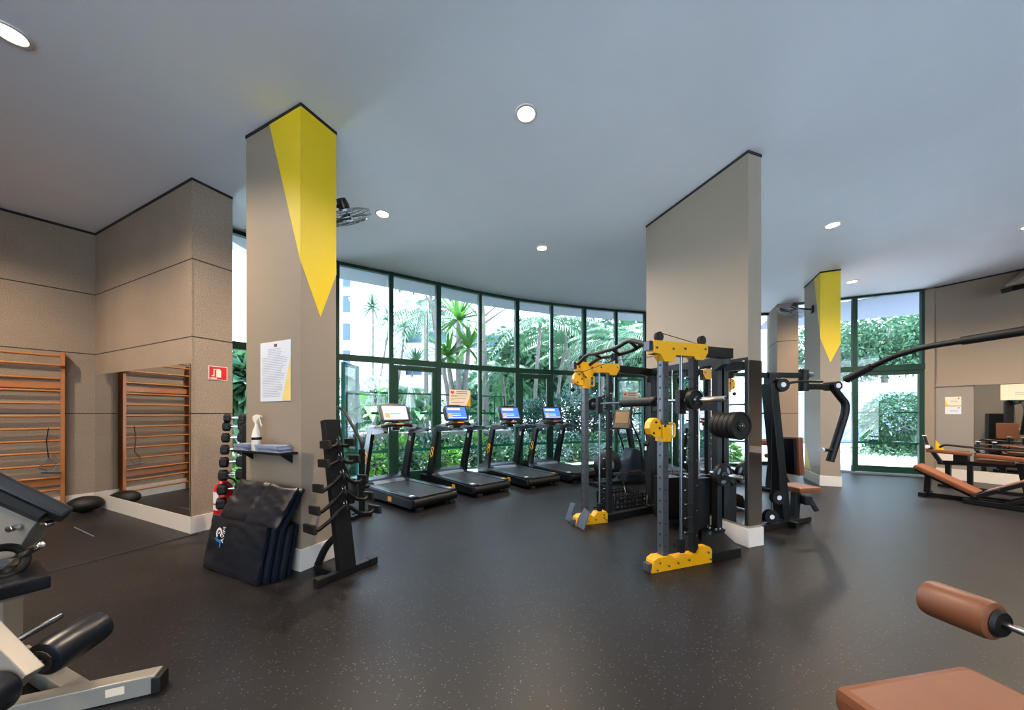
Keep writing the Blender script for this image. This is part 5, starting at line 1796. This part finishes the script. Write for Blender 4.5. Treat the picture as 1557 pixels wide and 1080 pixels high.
# ------------------------------------------------------------------ fly machine right of the blade pillar
fm_ = thing('fly_machine', 'black pec fly machine with brown pads right of the blade pillar', 'exercise machine', (0, 0, 0))
MB().bar((3.02, 4.20, .04), (3.98, 4.60, .04), .10, .07, bevel=.008).build('base_rail', M_black, fm_)
MB().bar((3.35, 4.80, .04), (3.60, 4.30, .04), .08, .07, bevel=.008).build('base_rail', M_black, fm_)
mb = MB()
mb.bar((3.58, 4.52, .06), (3.33, 4.42, 1.84), .10, .17, up=(0, 1, 0), bevel=.01)
mb.build('main_post', M_black, fm_)
MB().bar((3.12, 4.42, 1.95), (3.86, 4.46, 1.945), .07, .07, bevel=.008).build('top_beam', M_black, fm_)
MB().bar((3.34, 4.42, 1.75), (3.34, 4.42, 1.97), .09, .10, up=(0, 1, 0), bevel=.008).build('head_block', M_black, fm_)
MB().cyl((3.80, 4.45, 1.74), (3.80, 4.45, 2.02), .055, seg=18, bevel=.006).build('pivot', M_black, fm_)
MB().cyl((3.84, 4.46, 1.965), (3.93, 4.47, 1.96), .03, seg=12).build('pivot_end', M_tray, fm_)
hb_ = MB().lathe([(0, -.05), (.08, -.05), (.09, -.03), (.09, .03), (.08, .05), (0, .05)], (3.43, 4.36, 1.815), (0, -1, 0), 22).build('cam_wheel', M_black, fm_)
MB().lathe([(0, .051), (.032, .051), (.035, .045)], (3.43, 4.36, 1.815), (0, -1, 0), 16).build('cap', M_whitep, hb_)
MB().tube(fillet([(3.48, 4.38, 1.83), (3.75, 4.40, 1.87), (4.02, 4.42, 1.865)], .1), .016, 8).build('cable_lever', M_black, fm_)
MB().bar((3.80, 4.45, 1.80), (4.22, 4.50, 1.80), .07, .07, bevel=.008).build('arm_link', M_black, fm_)
mb = MB()
mb.cyl((4.21, 4.40, 1.81), (4.21, 4.58, 1.81), .06, seg=18, bevel=.006)
jt = mb.build('joint', M_black, fm_)
MB().lathe([(0, .0), (.03, .0), (.034, -.004)], (4.21, 4.398, 1.81), (0, -1, 0), 14).build('cap', M_whitep, jt)
mb = MB()
mb.tube(fillet([(4.23, 4.50, 1.79), (4.41, 4.51, 1.58), (4.40, 4.51, 1.45), (4.19, 4.50, .82)], .06), .045, 10)
mb.build('swing_arm', M_black, fm_)
MB().tube([(4.07, 4.47, .975), (4.26, 4.50, .965)], .022, 10).build('handle', M_blackr, fm_)
MB().cyl((4.07, 4.47, .975), (4.04, 4.465, .977), .028, seg=12).build('handle_cap', M_whitep, fm_)
MB().box((3.655, 4.56, .90), (.085, .42, .50), rotm('Z', 12) @ rotm('Y', -3), bevel=.025).build('back_pad', M_brown, fm_)
MB().box((3.595, 4.55, .90), (.04, .36, .46), rotm('Z', 12) @ rotm('Y', -3), bevel=.006).build('back_board', M_black, fm_)
MB().box((3.86, 4.62, .445), (.36, .36, .075), rotm('Z', 12), bevel=.025).build('seat', M_brown, fm_)
MB().bar((3.80, 4.60, .05), (3.84, 4.61, .41), .07, .09, up=(0, 1, 0), bevel=.006).build('seat_post', M_black, fm_)
mb = MB(); mb.box((3.90, 4.56, .30), (.10, .16, .11), bevel=.01); mb.bar((3.92, 4.50, .33), (4.00, 4.48, .17), .04, .05, bevel=.006); mb.build('seat_adjuster', M_black, fm_)
for z, x in ((.34, 3.33), (.10, 3.24)):
    pw_ = MB().lathe([(0, -.03), (.085, -.03), (.07, 0), (.085, .03), (0, .03)], (x, 4.28, z + .06), (0, 1, 0), 20).build('pulley', M_black, fm_)
    MB().lathe([(0, -.031), (.03, -.031)], (x, 4.28, z + .06), (0, 1, 0), 12).build('cap', M_whitep, pw_)
for a, b_ in (((3.25, 4.28, .2), (3.27, 4.30, 1.80)), ((3.36, 4.28, .42), (3.36, 4.33, 1.80))):
    MB().tube([a, b_], .004, 5).build('cable', M_dark, fm_)
MB().box((3.02, 4.55, .75), (.22, .40, 1.40), bevel=.01).build('stack_shroud', M_black, fm_)

# brown padded bench further back
pbn = thing('padded_bench', 'brown padded bench machine seen behind the fly machine post', 'exercise machine', (5.05, 6.55, 0), R(20))
for x in (-.35, .45):
    MB().bar((x, -.25, .03), (x, .25, .03), .06, .06, bevel=.006).build('floor_bar', M_black, pbn)
MB().bar((-.35, 0, .05), (.45, 0, .05), .06, .06, bevel=.006).build('base_beam', M_black, pbn)
MB().bar((-.2, 0, .05), (-.1, 0, .82), .06, .07, up=(0, 1, 0), bevel=.006).build('post', M_black, pbn)
MB().bar((.40, 0, .05), (.0, 0, .62), .05, .06, up=(0, 1, 0), bevel=.006).build('brace', M_black, pbn)
MB().box((-.08, 0, .88), (.42, .5, .10), rotm('Y', 4), bevel=.03).build('chest_pad', M_brown, pbn)
MB().box((.16, 0, .67), (.52, .3, .08), rotm('Y', -10), bevel=.025).build('seat', M_brown, pbn)

# ------------------------------------------------------------------ decline bench on the right
db = thing('decline_bench', 'long brown padded bench with black cross frame in front of the entrance door', 'bench', (7.10, 6.05, 0), rzr)
sl = math.atan2(.36, .64)
mb = MB()
rt = Matrix.Rotation(sl, 3, 'Y')
mb.box(V(.335, .21, .335), (.76, .40, .075), rt, bevel=.025)
mb.build('back_pad', M_brown, db)
MB().box(V(.335, .21, .335) + rt @ V(0, 0, -.06), (.70, .26, .04), rt, bevel=.006).build('pad_frame', M_black, db)
MB().bar((.12, .21, .03), (.14, .21, .46), .07, .08, up=(0, 1, 0), bevel=.006).build('support_post', M_black, db)
MB().bar((.10, -.0, .035), (.10, .45, .035), .08, .07, bevel=.006).build('floor_bar', M_black, db)
MB().bar((.10, .21, .035), (1.0, .21, .035), .07, .06, bevel=.006).build('base_beam', M_black, db)
for y in (-.06, .50):
    MB().bar((.56, y, .04), (2.3, y, .04), .07, .07, bevel=.006).build('base_rail', M_black, db)
    MB().bar((.64, y, .10), (1.9, y, .92), .06, .07, up=(0, 1, 0), bevel=.006).build('slide_rail', M_black, db)
    MB().bar((.95, y, .06), (1.75, y, .55), .05, .06, up=(0, 1, 0), bevel=.006).build('brace', M_black, db)
    mb = MB()
    for q in (.68, .90):
        mb.cyl((q, y - .04, .10 + (q - .64) * .65 + .02), (q, y - .055, .10 + (q - .64) * .65 + .02), .016, seg=10)
    mb.build('bolt', M_chrome, db)
MB().box((.93, .22, .30), (.42, .34, .07), Matrix.Rotation(-R(33), 3, 'Y'), bevel=.025).build('seat', M_brown, db)
MB().bar((1.25, -.06, .50), (1.25, .50, .50), .05, .05, bevel=.005).build('cross_bar', M_black, db)

rm = thing('row_machine', 'low black machine with brown arm pads and upright grips along right mirror', 'exercise machine', (8.50, 6.75, 0), rzr)
def rb(p, q, name, w_=.06, h_=.06, mt=None, up=(0, 1, 0)):
    MB().bar(p, q, w_, h_, up=up, bevel=.006).build(name, mt or M_black, rm)
for x in (.08, .34, .95, 1.12):
    rb((x, .0, .0), (x - (.0 if x < .9 else .08), 0, .52), 'leg', .07, .075)
rb((-.05, 0, .48), (.95, 0, .54), 'main_beam', .08, .08)
rb((-.05, -.25, .03), (-.05, .25, .03), 'floor_bar')
rb((1.15, -.25, .03), (1.15, .25, .03), 'floor_bar')
rb((-.05, 0, .03), (1.15, 0, .03), 'base_beam')
rb((.02, -.1, .46), (-.14, -.12, .80), 'grip_arm', .06, .08)
MB().tube([(-.15, -.12, .78), (-.20, -.12, 1.0)], .022, 10).build('grip', M_blackr, rm)
MB().lathe([(0, .0), (.03, 0), (.03, .012), (0, .014)], (-.20, -.12, 1.0), (0, 0, 1), 12).build('grip_cap', M_whitep, rm)
MB().lathe([(0, .0), (.035, 0), (.035, .02), (0, .022)], (-.145, -.17, .79), (0, -1, 0), 12).build('grip_cap', M_whitep, rm)
MB().box((.10, -.1, .70), (.55, .12, .07), rotm('Y', 3), bevel=.02).build('arm_pad', M_brown, rm)
MB().box((.75, -.1, .655), (.66, .13, .075), rotm('Y', 4), bevel=.02).build('arm_pad', M_brown, rm)
MB().box((.62, .10, .565), (.42, .3, .07), bevel=.02).build('seat', M_brown, rm)
MB().box((.24, .0, .62), (.18, .16, .22), bevel=.015).build('weight_box', M_black, rm)
MB().tube(fillet([(-.02, -.05, .78), (.04, -.05, .84), (.5, -.05, .80), (1.0, -.05, .80), (1.5, -.05, .78)], .05), .02, 8).build('lever', M_black, rm)
for x in (.42, .60, .95):
    MB().tube([(x, .05, .76), (x, .05, .92)], .022, 8).build('grip', M_blackr, rm)
    MB().lathe([(0, .0), (.03, 0), (.03, .012), (0, .014)], (x, .05, .92), (0, 0, 1), 12).build('grip_cap', M_whitep, rm)
MB().box((1.45, -.05, .72), (.6, .3, .08), rotm('Y', 8), bevel=.025).build('chest_pad', M_brown, rm)
rb((1.4, 0, .05), (1.5, 0, .70), 'leg', .07, .07)
rb((1.15, 0, .03), (1.6, 0, .03), 'base_beam')
MB().tube(fillet([(1.0, -.2, .52), (1.15, -.2, .36), (1.35, -.2, .34)], .08), .018, 8).build('foot_rest', M_steel, rm)

# ------------------------------------------------------------------ lat pulldown machine at the lower right
lp = thing('pulldown_machine', 'lat pulldown machine with brown seat and thigh roller at the lower right', 'exercise machine', (0, 0, 0))
MB().box((1.44, .98, .475), (.60, .50, .085), rotm('Z', 10), bevel=.03).build('seat', M_brown, lp)
MB().bar((1.5, .98, .03), (1.5, .98, .43), .09, .09, bevel=.008).build('seat_post', M_black, lp)
MB().bar((1.1, .95, .04), (2.75, 1.02, .04), .10, .08, bevel=.008).build('base_beam', M_black, lp)
MB().bar((2.65, .6, .04), (2.65, 1.45, .04), .10, .08, bevel=.008).build('floor_bar', M_black, lp)
MB().bar((1.12, .7, .03), (1.12, 1.2, .03), .08, .06, bevel=.008).build('floor_bar', M_black, lp)
MB().bar((2.65, 1.0, .06), (2.65, 1.0, 2.30), .12, .10, bevel=.008).build('mast', M_black, lp)
MB().bar((2.70, 1.0, 2.28), (1.85, .98, 2.36), .08, .09, bevel=.008).build('boom', M_black, lp)
MB().bar((2.6, 1.0, .55), (2.10, 1.0, .58), .07, .07, bevel=.008).build('thigh_arm', M_black, lp)
MB().cyl((2.075, 1.40, .565), (2.055, .55, .575), .014, seg=12).build('roller_axle', M_steel, lp)
for y0, y1 in ((1.44, 1.66), (.75, .53)):
    a, b_ = V(2.055, y0, .565), V(2.02, y1, .56)
    rl_ = MB().lathe([(0, 0), (.05, .0), (.078, .012), (.083, .03), (.083, .20), (.078, .217), (.03, .228), (0, .228)], a, b_ - a, 26)
    rl_ = rl_.build('thigh_roller', M_brown, lp)
    MB().lathe([(.014, -.014), (.05, -.014), (.06, -.002), (.014, .0)], a, b_ - a, 16).build('end_cap', M_blackr, rl_)
MB().cyl((2.065, 1.30, .57), (2.055, 1.46, .566), .014, seg=12).build('roller_pin', M_steel, lp)
MB().box((2.07, 1.28, .57), (.09, .06, .09), bevel=.008).build('roller_bracket', M_black, lp)
mb = MB(); mb.cyl((2.13, 1.33, .76), (2.19, 1.30, .84), .032, seg=14, bevel=.008); mb.bar((2.19, 1.30, .84), (2.25, 1.28, .93), .05, .05, bevel=.01); mb.build('pull_pin', M_black, lp)
MB().bar((2.25, 1.05, .56), (2.22, 1.30, .88), .05, .05, bevel=.006).build('pin_arm', M_black, lp)
MB().tube(fillet([(2.30, 1.45, .92), (2.225, 1.47, .91), (2.23, 1.47, .94), (2.34, 1.45, .97)], .012), .010, 8).build('lever_loop', M_steel, lp)
MB().bar((2.32, 1.45, .945), (2.63, 1.04, .945), .045, .05, bevel=.006).build('lever_arm', M_black, lp)
MB().box((2.82, 1.0, .9), (.30, .40, 1.6), bevel=.01).build('stack_shroud', M_black, lp)
pbr = thing('pulldown_bar', 'long black lat pulldown bar with bent grip end hanging at the upper right', 'cable bar', (0, 0, 0))
pts = [(1.88, 1.92, 1.643), (1.94, 1.735, 1.742), (1.95, 1.62, 1.765), (1.95, .40, 1.765), (1.94, .28, 1.742), (1.88, .1, 1.643)]
MB().tube(fillet(pts, .09), .0135, 12).build('bar', M_black, pbr)
MB().tube([(1.88, 1.925, 1.640), (1.913, 1.815, 1.700)], .0195, 14).build('grip', M_blackr, pbr)
MB().tube([(1.88, .095, 1.640), (1.913, .205, 1.700)], .0195, 14).build('grip', M_blackr, pbr)
MB().tube([(1.95, 1.475, 1.765), (1.95, 1.15, 1.765)], .0185, 14).build('sleeve_grip', M_blackr, pbr)
MB().tube([(1.95, .90, 1.765), (1.95, .58, 1.765)], .0185, 14).build('sleeve_grip', M_blackr, pbr)
MB().tube([(1.95, 1.0, 1.77), (1.93, .99, 2.33)], .004, 6).build('cable', M_dark, pbr)
MB().torus((1.95, 1.0, 1.80), (1, 0, 0), .025, .007, 16, 6).build('eyelet', M_steel, pbr)

# ------------------------------------------------------------------ silver framed leg machine at the lower left
M_pad = mat('matt_black_vinyl', (14, 17, 24), 0.5, var=0.15)
lm = thing('leg_machine', 'silver framed leg machine with black pads at the lower left', 'exercise machine', (0, 0, 0))
def lmb(p, q, name, w_, h_, mt=M_silver, up=(0, 0, 1), bev=.006):
    MB().bar(p, q, w_, h_, up=up, bevel=bev).build(name, mt, lm)
lmb((-1.86, 1.80, .05), (-2.75, 1.44, .05), 'base_rail', .075, .095)
lmb((-1.838, 1.808, .043), (-1.875, 1.793, .043), 'rail_cap', .082, .085, M_blackr)
lmb((-2.16, 1.70, .05), (-2.85, 1.97, .05), 'base_rail', .075, .09)
MB().bar(V(-1.955, 1.722, .056), V(-2.02, 1.696, .056), .003, .04).build('rail_sticker', M_paperw, lm, flat=True)
lmb((-2.026, 1.42, .336), (-2.50, 1.42, .815), 'tilted_tube', .06, .125, up=(0, 1, 0)) if False else MB().bar((-2.026, 1.42, .336), (-2.50, 1.42, .815), .125, .06, up=(0, 1, 0), bevel=.004).build('tilted_tube', M_silver, lm)
lmb((-2.55, 1.72, .05), (-2.62, 1.60, .60), 'upright', .09, .09, up=(0, 1, 0))
r0, r1 = V(-2.07, 1.50, .36), V(-2.085, 1.73, .385)
rl_ = MB().lathe([(0, 0), (.055, 0), (.075, .01), (.08, .03), (.08, .19), (.074, .22), (.045, .238), (0, .242)], r0, r1 - r0, 26).build('ankle_roller', M_vinyl, lm)
MB().lathe([(0, -.03), (.018, -.03), (.018, 0), (.05, .0), (.05, -.004), (.02, -.006)], r0, r1 - r0, 14).build('axle_end', M_steel, rl_)
lmb((-2.08, 1.50, .36), (-2.35, 1.50, .42), 'roller_arm', .04, .06, M_black, up=(0, 1, 0))
MB().cyl((-2.205, 1.50, .436), (-2.27, 1.715, .432), .0155, seg=16, bevel=.004).build('chrome_handle', M_chrome, lm)
# lower round pad
r0, r1 = V(-2.05, 1.24, .335), V(-2.06, 1.38, .335)
MB().lathe([(0, 0), (.06, 0), (.078, .012), (.08, .13), (.07, .145), (0, .148)], r0, r1 - r0, 24).build('ankle_roller', M_vinyl, lm)
# seat
sd_ = V(-.515, -.857, 0).normalized()
sx = V(-.857, .515, 0).normalized()
rs = Matrix((sx, sd_, V(0, 0, 1))).transposed()
MB().box(V(-2.36, 1.737, .59) + sx * .19 + sd_ * .24, (.38, .50, .065), rs, bevel=.012).build('seat', M_vinyl, lm)
MB().box(V(-2.36, 1.737, .545) + sx * .20 + sd_ * .24, (.28, .40, .03), rs, bevel=.005).build('seat_frame', M_silver, lm)
lmb(V(-2.66, 1.60, .08), V(-2.62, 1.64, .56), 'seat_post', .08, .08, up=(0, 1, 0))
# back pad, seen from its lower end
e0 = at(104, 780, 1.80)
bw = V(-.78, .56, -.27).normalized()
bd = V(-.40, -.40, .56)
bd = (bd - bw * bd.dot(bw)).normalized()
bn = bd.cross(bw)
if bn.z < 0:
    bn = -bn
rb_ = Matrix((bd, bw, bn)).transposed()
MB().box(e0 + bd * .40 + bw * .16 - bn * .0, (.80, .32, .06), rb_, bevel=.014).build('back_pad', M_pad, lm)
MB().box(e0 + bd * .36 + bw * .15 - bn * .05, (.60, .22, .04), rb_, bevel=.004).build('back_board', M_black, lm)
mb = MB()
mb.prism([(-2.90, .62), (-2.90, .98), (-2.72, 1.0), (-2.56, .93), (-2.66, .80), (-2.74, .66)], (0, 1.88, 0), (1, 0, 0), (0, 0, 1), -.08, bevel=.006)
mb.build('pivot_plate', M_silver, lm)
for (x, y, z) in ((-2.50, 1.855, .855), (-2.70, 1.865, .83)):
    MB().cyl((x, y, z), (x + .005, y - .04, z), .018, seg=12, bevel=.004).build('bolt', M_chrome, lm)
lmb((-2.80, 1.90, .62), (-2.66, 1.66, .55), 'seat_link', .07, .07)
lmb((-2.86, 1.93, .05), (-2.84, 1.92, .70), 'upright', .08, .08, up=(0, 1, 0))
MB().cyl((-2.58, 1.80, .705), (-2.48, 1.80, .76), .018, seg=14, bevel=.004).build('chrome_handle', M_chrome, lm)
MB().torus((-2.60, 1.74, .69), (.9, -.2, .3), .075, .02, 28, 10).build('hand_wheel', M_blackr, lm)
MB().cyl((-2.60, 1.74, .69), (-2.80, 1.85, .64), .02, seg=12).build('wheel_axle', M_steel, lm)
